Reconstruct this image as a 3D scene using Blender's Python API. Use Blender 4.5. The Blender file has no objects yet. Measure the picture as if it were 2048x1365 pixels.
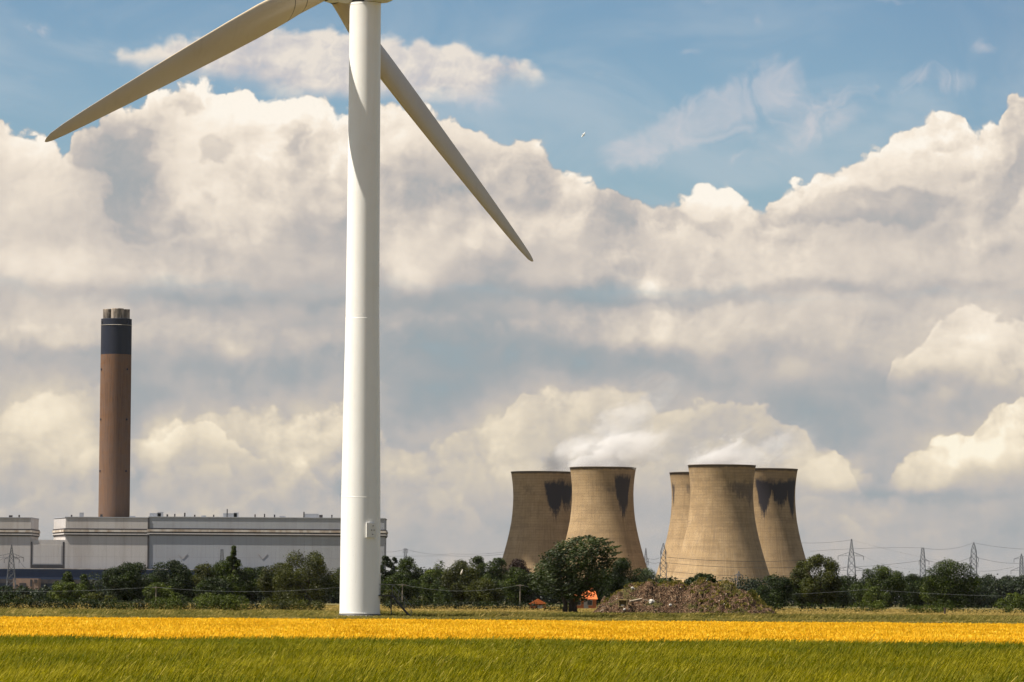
import bpy, bmesh, math, random
import numpy as np
from mathutils import Vector, Matrix
R = math.radians
sc = bpy.context.scene
COL = sc.collection

# ---------------------------------------------------------------- camera
F = 8533.0            # focal length in photo pixels (2048 wide): a 150 mm lens
CAMH = 2.0
PITCH, ROLL = R(3.47), R(0.4)
cam = bpy.data.objects.new('camera', bpy.data.cameras.new('camera'))
COL.objects.link(cam); sc.camera = cam
cam.data.sensor_width = 36.0; cam.data.lens = 150.0
cam.data.clip_start = 0.5; cam.data.clip_end = 60000
CM = Matrix.Translation((0, 0, CAMH)) @ Matrix.Rotation(R(90) + PITCH, 4, 'X') @ Matrix.Rotation(ROLL, 4, 'Z')
cam.matrix_world = CM
CR = CM.to_3x3()

def ray(px, py):
    return CR @ Vector(((px - 1024) / F, -(py - 682.5) / F, -1.0))
def at(px, py, Y):
    """the world point at depth Y seen at a photo pixel (used to take measurements off the photograph)"""
    d = ray(px, py); t = Y / d.y
    return Vector((d.x * t, Y, CAMH + d.z * t))
def xat(px, Y, py=1215): return at(px, py, Y).x
def zat(px, py, Y): return at(px, py, Y).z

# ---------------------------------------------------------------- light and exposure
SUN_EL, SUN_AZ = R(58), R(-103)        # azimuth clockwise from +Y
sdir = Vector((math.sin(SUN_AZ) * math.cos(SUN_EL), math.cos(SUN_AZ) * math.cos(SUN_EL), math.sin(SUN_EL)))
sl = bpy.data.lights.new('sun', 'SUN'); sl.energy = 5.0; sl.angle = R(0.53); sl.color = (1.0, 0.92, 0.79)
so = bpy.data.objects.new('sun', sl); COL.objects.link(so)
so.rotation_euler = sdir.to_track_quat('Z', 'Y').to_euler()
EXPO = 0.78
SKY = 0.06              # strength of the daylight sky texture
HAZE = 0.0000045
sc.view_settings.view_transform = 'Standard'; sc.view_settings.look = 'None'
sc.view_settings.exposure = EXPO; sc.view_settings.gamma = 1.0
sc.view_settings.use_curve_mapping = False

def srgb(r, g, b, k=1.0):
    f = lambda c: ((c / 255) / 12.92 if c <= 10 else (((c / 255) + .055) / 1.055) ** 2.4) * k
    return (f(r), f(g), f(b), 1.0)

# ---------------------------------------------------------------- sky: world shader in azimuth / elevation
world = bpy.data.worlds.new("World"); sc.world = world; world.use_nodes = True
class G:
    """small expression builder for node trees"""
    def __init__(s, nt): s.nt = nt
    def new(s, t): return s.nt.nodes.new(t)
    def put(s, sock, v):
        if isinstance(v, X): s.nt.links.new(v.k, sock)
        elif isinstance(v, bpy.types.NodeSocket): s.nt.links.new(v, sock)
        else: sock.default_value = v
    def m(s, op, a, b=None, c=None, clamp=False):
        n = s.new('ShaderNodeMath'); n.operation = op; n.use_clamp = clamp
        s.put(n.inputs[0], a)
        if b is not None: s.put(n.inputs[1], b)
        if c is not None: s.put(n.inputs[2], c)
        return X(s, n.outputs[0])
    def vm(s, op, a, b=None, c=None, out=0):
        n = s.new('ShaderNodeVectorMath'); n.operation = op
        s.put(n.inputs[0], a)
        if b is not None: s.put(n.inputs[1], b)
        if c is not None: s.put(n.inputs[2], c)
        return X(s, n.outputs[out])
    def xyz(s, a, b, c=0.0):
        n = s.new('ShaderNodeCombineXYZ'); s.put(n.inputs[0], a); s.put(n.inputs[1], b); s.put(n.inputs[2], c)
        return X(s, n.outputs[0])
    def noise(s, vec, scale, detail=4, rough=.5, dist=0.0, out=0, dim='2D', lac=2.0):
        n = s.new('ShaderNodeTexNoise'); n.noise_dimensions = dim; n.normalize = True
        s.put(n.inputs['Vector'], vec); n.inputs['Scale'].default_value = scale; n.inputs['Detail'].default_value = detail
        n.inputs['Roughness'].default_value = rough; n.inputs['Distortion'].default_value = dist; n.inputs['Lacunarity'].default_value = lac
        return X(s, n.outputs[out])
    def voro(s, vec, scale, detail=0.0, rough=.5, feat='F1', smooth=.5, dim='2D', out='Distance', rnd=1.0):
        n = s.new('ShaderNodeTexVoronoi'); n.voronoi_dimensions = dim; n.feature = feat
        s.put(n.inputs['Vector'], vec); n.inputs['Scale'].default_value = scale; n.inputs['Detail'].default_value = detail
        n.inputs['Roughness'].default_value = rough; n.inputs['Randomness'].default_value = rnd
        if feat == 'SMOOTH_F1': n.inputs['Smoothness'].default_value = smooth
        return X(s, n.outputs[out])
    def step(s, v, a, b, lo=0.0, hi=1.0, kind='SMOOTHSTEP'):
        n = s.new('ShaderNodeMapRange'); n.interpolation_type = kind
        s.put(n.inputs[0], v); s.put(n.inputs[1], a); s.put(n.inputs[2], b); s.put(n.inputs[3], lo); s.put(n.inputs[4], hi)
        return X(s, n.outputs[0])
    def ramp(s, v, stops, mode='LINEAR'):
        n = s.new('ShaderNodeValToRGB'); n.color_ramp.interpolation = mode; e = n.color_ramp.elements
        while len(e) < len(stops): e.new(0.5)
        for i, (p, c) in enumerate(stops): e[i].position = p; e[i].color = c
        s.put(n.inputs[0], v); return X(s, n.outputs[0])
    def mix(s, f, a, b, mode='MIX'):
        n = s.new('ShaderNodeMix'); n.data_type = 'RGBA'; n.blend_type = mode
        s.put(n.inputs[0], f); s.put(n.inputs[6], a); s.put(n.inputs[7], b); return X(s, n.outputs[2])
    def curve(s, v, pts):
        """piecewise curve through (x, y) points given in sky units 0..2048 / 0..1365"""
        n = s.new('ShaderNodeFloatCurve'); cm = n.mapping; cm.use_clip = True; c = cm.curves[0]
        q = [(x / 2048, y / 1365) for x, y in pts]
        c.points[0].location = q[0]; c.points[1].location = q[-1]
        for p in q[1:-1]: c.points.new(*p)
        cm.extend = 'HORIZONTAL'; cm.update()
        s.put(n.inputs[1], v * (1 / 2048)); return X(s, n.outputs[0]) * 1365.0
class X:
    def __init__(s, g, k): s.g = g; s.k = k
    def __add__(s, o): return s.g.m('ADD', s, o)
    __radd__ = __add__
    def __sub__(s, o): return s.g.m('SUBTRACT', s, o)
    def __rsub__(s, o): return s.g.m('SUBTRACT', o, s)
    def __mul__(s, o): return s.g.m('MULTIPLY', s, o)
    __rmul__ = __mul__
    def __truediv__(s, o): return s.g.m('DIVIDE', s, o)
    def max(s, o): return s.g.m('MAXIMUM', s, o)
    def min(s, o): return s.g.m('MINIMUM', s, o)
    def clamp(s): return s.g.m('ADD', s, 0.0, clamp=True)

def build_sky():
    nt = world.node_tree; nt.nodes.clear(); g = G(nt)
    tc = g.new('ShaderNodeTexCoord'); sp = g.new('ShaderNodeSeparateXYZ'); nt.links.new(tc.outputs['Generated'], sp.inputs[0])
    x, y, z = [X(g, sp.outputs[i]) for i in range(3)]
    U = g.m('ARCTAN2', x, y) * F + 1024.0                  # azimuth, in units of 1/8533 rad
    V = 1200.0 - g.m('ARCSINE', z) * F                     # elevation, counted downwards, horizon at 1200
    P = g.xyz(U, V)
    K = 2 ** -EXPO
    # billows: warped coordinates shared by every bank of cloud
    wn = g.noise(P, 1 / 210, 5, .55, out=1)                # colour output: two offsets
    Wv = g.vm('MULTIPLY_ADD', wn, (120, 90, 0), (-60, -45, 0))
    wn2 = g.noise(P, 1 / 46, 3, .6, out=1)
    Wv2 = g.vm('MULTIPLY_ADD', wn2, (26, 22, 0), (-13, -11, 0))
    PW = g.vm('ADD', P, g.vm('ADD', Wv, Wv2))
    PWs = g.vm('ADD', P, Wv2)
    spw = g.new('ShaderNodeSeparateXYZ'); nt.links.new(PW.k, spw.inputs[0]); UW, VW = X(g, spw.outputs[0]), X(g, spw.outputs[1])
    # cauliflower relief: lit from the upper left
    def puff(off):
        q = g.vm('ADD', PWs, off)
        return g.noise(q, 1 / 150, 5, .54) * 1.5
    h0 = puff((0, 0, 0)); h1 = puff((-16, -20, 0))
    relief = (h0 - h1)
    patch = g.noise(P, 1 / 260, 3, .5)
    rough = g.step(patch, .38, .62, .15, 1.0)               # calm and busy areas
    edge = (g.voro(PWs, 1 / 64, 2.4, .5, feat='SMOOTH_F1', smooth=.25) * -1.1 + 0.42) + (g.noise(P, 1 / 22, 3, .6) - .5) * .25
    soft = g.noise(g.vm('MULTIPLY', P, (0.55, 1.25, 0)), 1 / 170, 7, .57, .35)
    gn = g.noise(PWs, 1 / 74, 7, .60)
    f0 = g.noise(PW, 1 / 58, 6, .60); f1 = g.noise(g.vm('ADD', PW, (-5, -7, 0)), 1 / 58, 6, .60)
    fine = (f0 - f1) * 2.0                                  # small billows, lit the same way
    # coarse light and shade of the cloud masses: (u, v, su, sv, weight)
    blobs = [
        (520, 260, 190, 120, .16), (700, 240, 80, 60, .10), (480, 420, 90, 70, .10), (400, 340, 60, 120, .08), (420,170,110,40,.12),
        (230, 330, 100, 130, -.10),
        (50, 310, 60, 40, .10), (60, 400, 90, 60, .05), (650, 480, 160, 60, -.12), (560, 380, 120, 40, -.05), (820, 300, 90, 40, .08), (60, 520, 120, 40, .06), (300, 520, 120, 30, -.08), (1080, 540, 200, 40, -.06), (1230, 380, 50, 30, -.06), (700, 560, 160, 26, -.10), (1600, 500, 140, 26, .05), (1900, 470, 120, 30, -.06), (1420, 370, 50, 24, .10), (150, 545, 260, 40, .08), (420,565,200,18,-.04),
        (440, 600, 420, 22, -.17), (900, 592, 220, 24, -.15), (1130, 590, 110, 24, -.16),
        (820, 540, 60, 50, .18), (850, 350, 110, 60, -.10), (960, 420, 140, 60, -.10), (1020, 310, 60, 50, -.06), (900,480,90,30,.06), (1080, 430, 90, 40, .05),
        (1150, 350, 40, 40, .12), (1240, 450, 90, 70, -.15), (1330, 470, 30, 20, .14), (1290, 570, 28, 26, .34), (1390, 400, 90, 50, .14),
        (1600, 400, 180, 50, .10), (1860, 290, 130, 60, .14), (1680, 470, 130, 34, -.08),
        (1500, 520, 260, 40, .04), (1500, 585, 300, 12, -.10), (1750, 572, 300, 12, -.12), (1350, 598, 200, 8, -.1), (1900, 590, 200, 16, -.06),
        # lower sky
        (80, 680, 120, 50, .16), (330, 660, 160, 36, .04), (200, 740, 200, 26, -.10), (480, 740, 170, 46, -.10), (900, 640, 120, 60, -.10), (860, 730, 110, 60, -.14),
        (800, 690, 200, 60, -.08), (1080, 700, 180, 56, -.17), (1330, 640, 150, 36, .12), (1290, 720, 140, 40, -.10), (1500, 650, 200, 50, .06),
        (1700, 650, 60, 60, .07), (1620, 740, 70, 24, .06), (1960, 690, 130, 70, .16), (1760, 620, 80, 20, -.06), (1900, 610, 60, 30, .05),
        (480, 700, 40, 30, .14), (840, 820, 60, 34, -.12), (740, 900, 60, 40, -.08), (270, 790, 60, 30, -.12), (230, 850, 40, 60, -.10), (1480, 900, 70, 40, -.06), (1620, 830, 60, 40, -.10), (1700, 720, 50, 50, -.06), (1850, 770, 90, 18, -.14), (700, 980, 120, 24, -.07), (1000, 950, 60, 50, .05), (120, 720, 120, 14, -.08), (1250, 670, 90, 24, .10), (1480, 700, 120, 22, -.06), (60, 830, 110, 60, .20), (150, 900, 80, 60, .15), (320, 890, 40, 50, .20), (440, 870, 140, 60, .10), (600, 860, 120, 60, .15), (580, 940, 50, 40, .10), (380, 940, 80, 30, -.06),
        (250, 960, 160, 30, -.04), (880, 790, 60, 30, -.14), (860, 870, 40, 60, .02), (800, 920, 40, 30, .10), (900, 880, 90, 60, .07), (1160, 790, 150, 40, .12), (1010, 850, 60, 60, .12),
        (1230, 890, 60, 60, -.05), (1350, 850, 100, 60, .02), (1550, 800, 170, 40, -.02), (1640, 930, 80, 40, .16), (1720, 800, 60, 80, -.04), (1560, 870, 120, 40, -.02),
        (1940, 900, 160, 70, .16), (2010, 840, 60, 60, .10), (1800, 990, 260, 14, -.12), (1680, 840, 60, 30, -.06), (1750, 1060, 200, 30, .02), (1450, 760, 90, 24, -.05), (1930, 800, 60, 30, -.05), (1830,1040,120,24,.07),
    ]
    acc = None
    PB = PW
    for (a, b, su, sv, w) in blobs:
        q = g.vm('MULTIPLY_ADD', PB, (1 / su, 1 / sv, 0), (-a / su, -b / sv, 0))
        e = g.m('POWER', 0.3679, g.vm('DOT_PRODUCT', q, q, out=1))
        acc = e * w if acc is None else g.m('MULTIPLY_ADD', e, w, acc)
    # far overcast behind everything (below the main bank)
    base = g.step(V, 560, 1000, .34, .25) + g.step(V, 1000, 1200, 0, .05)
    br = base + (soft - .5) * .34
    cover = g.step(V + (soft - .5) * 120, 500, 620)         # overcast hides the blue from here down
    banks = [  # outline, edge softness, crispness, base brightness, lit-top gain, lit depth, noise gain, fade (v0, v1), opacity
        # high bank of cumulus across the frame
        ([(0, 228), (20, 250), (55, 262), (95, 268), (122, 288), (140, 265), (190, 225), (260, 196), (330, 165), (400, 150), (445, 158), (462, 146), (495, 146), (515, 182), (560, 184), (640, 168), (662, 196), (690, 200), (800, 192), (880, 205), (950, 232), (1000, 262), (1040, 255), (1078, 262), (1110, 300), (1160, 330), (1245, 350), (1300, 385), (1330, 380), (1345, 366), (1380, 356), (1400, 345), (1440, 345), (1470, 352), (1492, 378), (1530, 390), (1548, 378), (1600, 342), (1640, 330), (1700, 302), (1760, 268), (1820, 225), (1870, 205), (1925, 205), (1945, 240), (1990, 225), (2020, 175), (2048, 165)],
         13, 1.0, .55, .38, 80, 1.1, (575, 625), 1),
        # thin grey sheet below it, pale top on the left and the right
        ([(0, 632), (150, 628), (300, 612), (500, 625), (700, 640), (900, 612), (1050, 622), (1200, 600), (1350, 598), (1560, 600), (1700, 592), (1800, 600), (2048, 610)],
         26, .5, .44, .10, 30, .7, (690, 770), .8),
        # bright heap at the right edge
        ([(0, 1300), (1680, 1300), (1750, 760), (1770, 745), (1790, 690), (1830, 672), (1870, 625), (1890, 600), (1925, 585), (1955, 592), (1975, 610), (2048, 606)],
         14, .9, .55, .20, 50, 1.3, (730, 790), .9),
        # ragged scraps left of the turbine
        ([(0, 1300), (330, 1300), (395, 790), (440, 745), (480, 715), (512, 690), (530, 700), (545, 1300), (2048, 1300)],
         20, .8, .47, .22, 26, .7, (760, 840), .5),
        # middle heaps, low on the left, high behind the cooling towers
        ([(0, 812), (40, 790), (80, 782), (150, 775), (200, 765), (235, 810), (262, 860), (300, 852), (352, 826), (395, 812), (430, 796), (520, 800), (600, 806), (690, 792), (740, 812), (800, 868), (860, 872), (930, 838), (1000, 830), (1070, 820), (1150, 800), (1300, 860), (1400, 1300), (2048, 1300)],
         16, .9, .42, .17, 50, 1.0, (850, 1080), .8),
        ([(0, 1300), (270, 1300), (279, 892), (300, 874), (350, 858), (380, 832), (420, 836), (480, 870), (560, 930), (620, 1300), (2048, 1300)],
         8, .8, .55, .26, 26, .6, (880, 1000), .6),
        ([(0, 1300), (930, 1300), (948, 845), (960, 822), (985, 812), (1010, 804), (1022, 775), (1060, 764), (1110, 762), (1190, 748), (1260, 756), (1300, 762), (1312, 800), (1350, 796), (1400, 792), (1500, 785), (1560, 810), (1620, 850), (1700, 900), (1800, 960), (1840, 1300), (2048, 1300)],
         12, .9, .47, .13, 50, 1.0, (840, 1060), .85),
        ([(0, 1300), (1540, 1300), (1585, 925), (1610, 905), (1650, 885), (1690, 890), (1710, 930), (1740, 960), (1800, 990), (1860, 1300), (2048, 1300)],
         12, .7, .56, .14, 40, .7, (930, 1000), .7),
        # big bright heap low on the right
        ([(0, 1300), (1740, 1300), (1762, 962), (1775, 935), (1800, 905), (1828, 880), (1850, 862), (1880, 846), (1910, 848), (1950, 828), (1985, 800), (2010, 785), (2048, 765)],
         10, .9, .58, .22, 40, 1.4, (930, 985), .95),
        ([(0, 860), (80, 880), (160, 905), (200, 880), (300, 930), (420, 905), (520, 960), (600, 985), (700, 900), (770, 905), (840, 950), (900, 905), (1000, 880), (1100, 900), (1300, 900), (1500, 860), (1620, 960), (1750, 1010), (1850, 985), (1980, 1020), (2048, 1000)],
         22, .9, .46, .16, 36, .9, (950, 1000), .6),
        # low heaps near the horizon
        ([(0, 1000), (200, 940), (300, 985), (420, 1010), (540, 930), (600, 900), (660, 960), (780, 930), (820, 912), (900, 960), (1000, 1020), (1500, 1040), (1640, 985), (1760, 1040), (1900, 1020), (2048, 1060)],
         26, .8, .42, .15, 40, .9, (1000, 1100), .7),
    ]
    for (pts, ew, crisp, b0, gain, ln, ng, fade, op) in banks:
        T = g.curve(U + (wn2_x(g, wn2) - .5) * 14, pts)
        d = V - T + edge * (30 * crisp) - 6 + (soft - .5) * 30 + (gn - .5) * 34
        a = g.step(d, 0, ew) * g.step(V + (soft - .5) * 130 + (patch - .5) * 150, fade[0] - 14, fade[1] + 30, op, 0)
        xs = [p[0] for p in pts if p[1] < 1299]
        if xs[0] > 0: a = a * g.step(U + (soft - .5) * 90, xs[0] - 10, xs[0] + 50)
        if xs[-1] < 2048: a = a * g.step(U + (soft - .5) * 90, xs[-1] + 20, xs[-1] - 130)
        lit = g.m('POWER', 0.3679, d.max(0.0) * (1 / ln)) * gain
        near = g.m('POWER', 0.3679, d.max(0.0) * (1 / 150))
        bb = lit + b0 + (soft - .5) * (.26 * ng) + relief * rough * (near * (.70 * ng) + .34 * ng) + edge * near * .14 + fine * (near * .16 + .03)
        br = br + (bb - br) * a
        cover = cover.max(a) if op == 1 and pts[0][1] < 500 else cover
    gap = None                                              # darker hollows with torn, sharp borders
    for (a, b, su, sv, w) in [(245, 300, 95, 75, 1.0), (270, 420, 80, 90, 1.0), (150, 300, 60, 60, .6), (365, 200, 48, 30, .95), (458, 285, 46, 36, .8), (440, 325, 30, 28, .6), (602, 262, 30, 34, .75), (605, 300, 20, 26, .6), (420, 412, 20, 30, .5), (380, 465, 40, 26, .5),
                              (1075, 330, 60, 50, .8), (1060, 400, 80, 34, .6), (1250, 420, 90, 60, .8), (1330, 400, 34, 60, .5), (960, 300, 60, 30, .5), (860, 330, 70, 40, .5),
                              (1410, 452, 60, 22, .5), (1560, 445, 90, 22, .6), (1700, 425, 110, 42, 1.0), (1830, 420, 90, 44, .9), (1890, 285, 44, 14, .7), (2022, 330, 26, 60, 1.0), (1990, 420, 40, 50, .6), (1960, 350, 50, 40, .5)]:
        q = g.vm('MULTIPLY_ADD', PW, (1 / su, 1 / sv, 0), (-a / su, -b / sv, 0))
        e = g.m('POWER', 0.3679, g.vm('DOT_PRODUCT', q, q, out=1))
        gap = e * w if gap is None else g.m('MULTIPLY_ADD', e, w, gap)
    gap = g.step(gap + (gn - .5) * 1.7 + (soft - .5) * .8 + relief * 1.2, .20, .80) * g.step(gap, .05, .6)
    br = br + .03 + gap * -.26 + acc * 1.5 + relief * rough * .10 + (gn - .5) * (.20 + g.step(V, 600, 800) * .08)
    # flat-based cloud above, lens shaped, and torn wisps in the blue
    Tl = g.curve(U, [(0, 200), (150, 135), (230, 112), (330, 82), (420, 58), (520, 50), (600, 46), (690, 52), (780, 66), (812, 70), (835, 58), (862, 78), (905, 70), (950, 84), (1000, 96), (1060, 112), (1100, 135), (1135, 158), (1200, 220), (2048, 240)])
    Bl = g.curve(U, [(0, 130), (150, 130), (240, 146), (400, 178), (520, 200), (700, 206), (850, 206), (960, 202), (1000, 186), (1080, 174), (1140, 156), (1200, 120), (2048, 120)])
    al = g.step(V - Tl + edge * 20 + (soft - .5) * 46 + (gn - .5) * 26, 0, 22) * g.step(Bl - V + (soft - .5) * 70 + (gn - .5) * 30, -6, 44)
    bl = .66 + (soft - .5) * .7 + relief * .7 + fine * .3 + (gn - .5) * .35 + g.step(V - Tl, 0, 120, .12, -.14)
    streak = None
    for (a, b, su, sv, rot, w) in [(1330, 270, 120, 40, -24, 1.0), (1450, 215, 90, 44, -26, .95), (1550, 165, 55, 46, -20, 1.1), (1260, 305, 60, 34, -20, .6), (1620, 260, 100, 44, -30, .5), (1500, 250, 130, 40, -10, .35), (1700, 200, 90, 60, -20, .3), (1310, 60, 300, 60, 0, .0), (1210, 150, 26, 14, 0, .35), (1375, 105, 32, 11, -4, .6),
                                   (1512, 48, 14, 26, 10, .6), (1480, 95, 40, 10, 0, .3), (1835, 150, 45, 18, -40, .6), (1962, 96, 26, 16, 10, .6), (1925, 165, 46, 26, -10, .45), (1890, 150, 20, 36, 0, .3), (70, 75, 46, 24, 15, .45), (50, 190, 40, 34, 30, .32), (1690, 225, 70, 30, -10, .3), (1480, 320, 60, 18, 0, .3), (950, 195, 60, 34, 30, .5), (1220, 190, 50, 44, -30, .2), (1790, 5, 40, 8, 0, .6), (1420, 4, 30, 7, 0, .4), (860, 200, 80, 14, 0, .4), (1100,200,60,30,0,.15)]:
        c, s_ = math.cos(R(rot)), math.sin(R(rot))
        qx = g.vm('DOT_PRODUCT', PWs, (c / su, s_ / su, 0), out=1) - (a * c + b * s_) / su
        qy = g.vm('DOT_PRODUCT', PWs, (-s_ / sv, c / sv, 0), out=1) - (-a * s_ + b * c) / sv
        e = g.m('POWER', 0.3679, qx * qx + qy * qy)
        streak = e * w if streak is None else g.m('MULTIPLY_ADD', e, w, streak)
    wisp = g.noise(PWs, 1 / 110, 8, .66, .9)
    aw = g.step(streak * 1.2 + (wisp - .5) * 1.7 - .22, 0, .95) * g.step(streak, .02, .35) * (.42 + (wisp - .5) * .9)
    # colours
    blue = g.ramp(V * (1 / 1365), [(0.0, srgb(124, 160, 189, K)), (.14, srgb(137, 171, 194, K)), (.28, srgb(147, 177, 192, K)), (.62, srgb(160, 176, 180, K)), (1.0, srgb(172, 180, 180, K))])
    blue = g.mix(g.step(U + V * -.6, 1500, 2300, 0, .35), blue, srgb(112, 140, 172, K))
    cl = g.ramp(br, [(0.0, srgb(150, 162, 168, K)), (.22, srgb(167, 170, 172, K)), (.40, srgb(190, 184, 180, K)), (.56, srgb(211, 201, 191, K)), (.72, srgb(232, 220, 205, K)), (.88, srgb(247, 235, 219, K)), (1.0, srgb(254, 246, 233, K))])
    warm = g.mix(g.step(V, 560, 900, 0, .9) * g.step(br, .30, .6), cl, g.mix(1.0, cl, (1.0, .985, .89, 1), 'MULTIPLY'))
    lens = g.ramp(bl, [(.2, srgb(172, 182, 196, K)), (.5, srgb(205, 200, 200, K)), (.8, srgb(236, 226, 214, K))])
    veil = g.step(g.noise(g.vm('MULTIPLY', P, (.6, 1.3, 0)), 1 / 260, 6, .6, .5), .36, .72, 0, .42) * g.step(V, 0, 160, .5, 1)
    col = g.mix(veil, blue, srgb(190, 200, 208, K)); col = g.mix(aw, col, srgb(216, 210, 212, K))
    col = g.mix(al * .95, col, lens)
    col = g.mix(cover.min(g.step(br, -.06, .10, .72, 1.0)), col, warm)
    # above and around the part that the lens takes in: daylight sky with broken cloud
    sky = g.new('ShaderNodeTexSky'); sky.sky_type = 'NISHITA'; sky.sun_disc = False
    sky.sun_elevation = SUN_EL; sky.sun_rotation = SUN_AZ; sky.air_density = 1.0; sky.dust_density = 1.2
    dv = tc.outputs['Generated']
    gc = g.noise(dv, 3.2, 5, .58, dim='3D')
    nis = g.mix(1.0, X(g, sky.outputs[0]), (SKY, SKY, SKY, 1), 'MULTIPLY')
    nis = g.mix(g.step(gc, .46, .60, 0, .85), nis, srgb(226, 216, 204, K * .5))
    nis = g.mix(g.step(z, -.03, 0.0, 1, 0), nis, (.12, .12, .06, 1))
    b1 = g.new('ShaderNodeBackground'); nt.links.new(nis.k, b1.inputs[0])
    b2 = g.new('ShaderNodeBackground'); nt.links.new(col.k, b2.inputs[0])
    win = g.step(V, -900, -200) * g.step(y, .60, .80) * g.step(z, -.05, -.03)
    ms = g.new('ShaderNodeMixShader'); nt.links.new(win.k, ms.inputs[0]); nt.links.new(b1.outputs[0], ms.inputs[1]); nt.links.new(b2.outputs[0], ms.inputs[2])
    out = g.new('ShaderNodeOutputWorld'); nt.links.new(ms.outputs[0], out.inputs[0])
def wn2_x(g, s):
    n = g.new('ShaderNodeSeparateXYZ'); g.put(n.inputs[0], s); return X(g, n.outputs[0])
build_sky()
world.cycles.sampling_method = 'NONE'
sc.cycles.use_denoising = True
sc.cycles.use_adaptive_sampling = True; sc.cycles.adaptive_threshold = 0.015; sc.cycles.adaptive_min_samples = 12
sc.cycles.max_bounces = 6; sc.cycles.diffuse_bounces = 3; sc.cycles.glossy_bounces = 2
sc.cycles.transmission_bounces = 3; sc.cycles.transparent_max_bounces = 8; sc.cycles.volume_bounces = 3

# ---------------------------------------------------------------- helpers
def tag(o, label=None, cat=None, group=None, kind=None):
    if label: o['label'] = label
    if cat: o['category'] = cat
    if group: o['group'] = group
    if kind: o['kind'] = kind
    return o
def empty(name, loc, rz=0.0):
    o = bpy.data.objects.new(name, None); COL.objects.link(o); o.location = loc; o.rotation_euler = (0, 0, rz)
    o.empty_display_size = 1; return o
class MB:
    """collects shapes in local coordinates, then links them as one mesh object"""
    def __init__(s): s.v = []; s.f = []; s.sm = []
    def add(s, v, f, smooth=False):
        b = len(s.v); s.v += [tuple(p) for p in v]; s.f += [tuple(i + b for i in q) for q in f]; s.sm += [smooth] * len(f); return s
    def box(s, x0, x1, y0, y1, z0, z1, m=None):
        v = [Vector((x, y, z)) for z in (z0, z1) for y in (y0, y1) for x in (x0, x1)]
        if m is not None: v = [m @ p for p in v]
        return s.add(v, [(0, 2, 3, 1), (4, 5, 7, 6), (0, 1, 5, 4), (2, 6, 7, 3), (0, 4, 6, 2), (1, 3, 7, 5)])
    def bar(s, a, b, r, n=4, r2=None, smooth=False, caps=True):
        a, b = Vector(a), Vector(b); d = (b - a)
        if d.length < 1e-6: return s
        d.normalize(); u = d.orthogonal().normalized(); w = d.cross(u); r2 = r if r2 is None else r2
        off = math.pi / 4 if n == 4 else 0
        v = [a + (u * math.cos(off + k * 2 * math.pi / n) + w * math.sin(off + k * 2 * math.pi / n)) * r for k in range(n)]
        v += [b + (u * math.cos(off + k * 2 * math.pi / n) + w * math.sin(off + k * 2 * math.pi / n)) * r2 for k in range(n)]
        f = [(k, (k + 1) % n, n + (k + 1) % n, n + k) for k in range(n)]
        s.add(v, f, smooth)
        if caps: s.add(v, [tuple(range(n))[::-1], tuple(range(n, 2 * n))])
        return s
    def tube(s, pts, rad, n=6, smooth=True):
        pts = [Vector(p) for p in pts]; rings = []
        if not hasattr(rad, '__len__'): rad = [rad] * len(pts)
        u = None
        for i, p in enumerate(pts):
            d = (pts[min(i + 1, len(pts) - 1)] - pts[max(i - 1, 0)]).normalized()
            u = d.orthogonal().normalized() if u is None else (u - d * u.dot(d)).normalized()
            w = d.cross(u); rings.append([p + (u * math.cos(k * 2 * math.pi / n) + w * math.sin(k * 2 * math.pi / n)) * rad[i] for k in range(n)])
        v = [q for r in rings for q in r]
        f = [(i * n + k, i * n + (k + 1) % n, (i + 1) * n + (k + 1) % n, (i + 1) * n + k) for i in range(len(pts) - 1) for k in range(n)]
        f += [tuple(range(n))[::-1], tuple(range((len(pts) - 1) * n, len(pts) * n))]
        return s.add(v, f, smooth)
    def lathe(s, prof, n=48, cx=0, cy=0, cap0=False, cap1=False, smooth=True):
        v = [(cx + r * math.cos(2 * math.pi * k / n), cy + r * math.sin(2 * math.pi * k / n), z) for r, z in prof for k in range(n)]
        f = [(i * n + k, i * n + (k + 1) % n, (i + 1) * n + (k + 1) % n, (i + 1) * n + k) for i in range(len(prof) - 1) for k in range(n)]
        s.add(v, f, smooth)
        if cap0: s.add(v[:n], [tuple(range(n))[::-1]])
        if cap1: s.add(v[-n:], [tuple(range(n))])
        return s
    def build(s, name, mat, parent=None, loc=None):
        me = bpy.data.meshes.new(name); me.from_pydata(s.v, [], s.f); me.update()
        me.polygons.foreach_set('use_smooth', s.sm)
        o = bpy.data.objects.new(name, me); COL.objects.link(o)
        if mat: me.materials.append(mat)
        if parent: o.parent = parent
        if loc: o.location = loc
        return o
def npmesh(name, V_, F_, mat, parent=None, tint=None, smooth=False):
    """mesh from numpy arrays; F_ is (n, k)"""
    me = bpy.data.meshes.new(name); n, k = F_.shape
    me.vertices.add(len(V_)); me.vertices.foreach_set('co', V_.astype(np.float32).ravel())
    me.loops.add(n * k); me.loops.foreach_set('vertex_index', F_.astype(np.int32).ravel())
    me.polygons.add(n); me.polygons.foreach_set('loop_start', np.arange(0, n * k, k, dtype=np.int32))
    if smooth: me.polygons.foreach_set('use_smooth', np.ones(n, bool))
    me.update(calc_edges=True)
    if tint is not None:
        a = me.attributes.new('tint', 'FLOAT', 'POINT'); a.data.foreach_set('value', tint.astype(np.float32))
    me.materials.append(mat); o = bpy.data.objects.new(name, me); COL.objects.link(o)
    if parent: o.parent = parent
    return o

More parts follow.
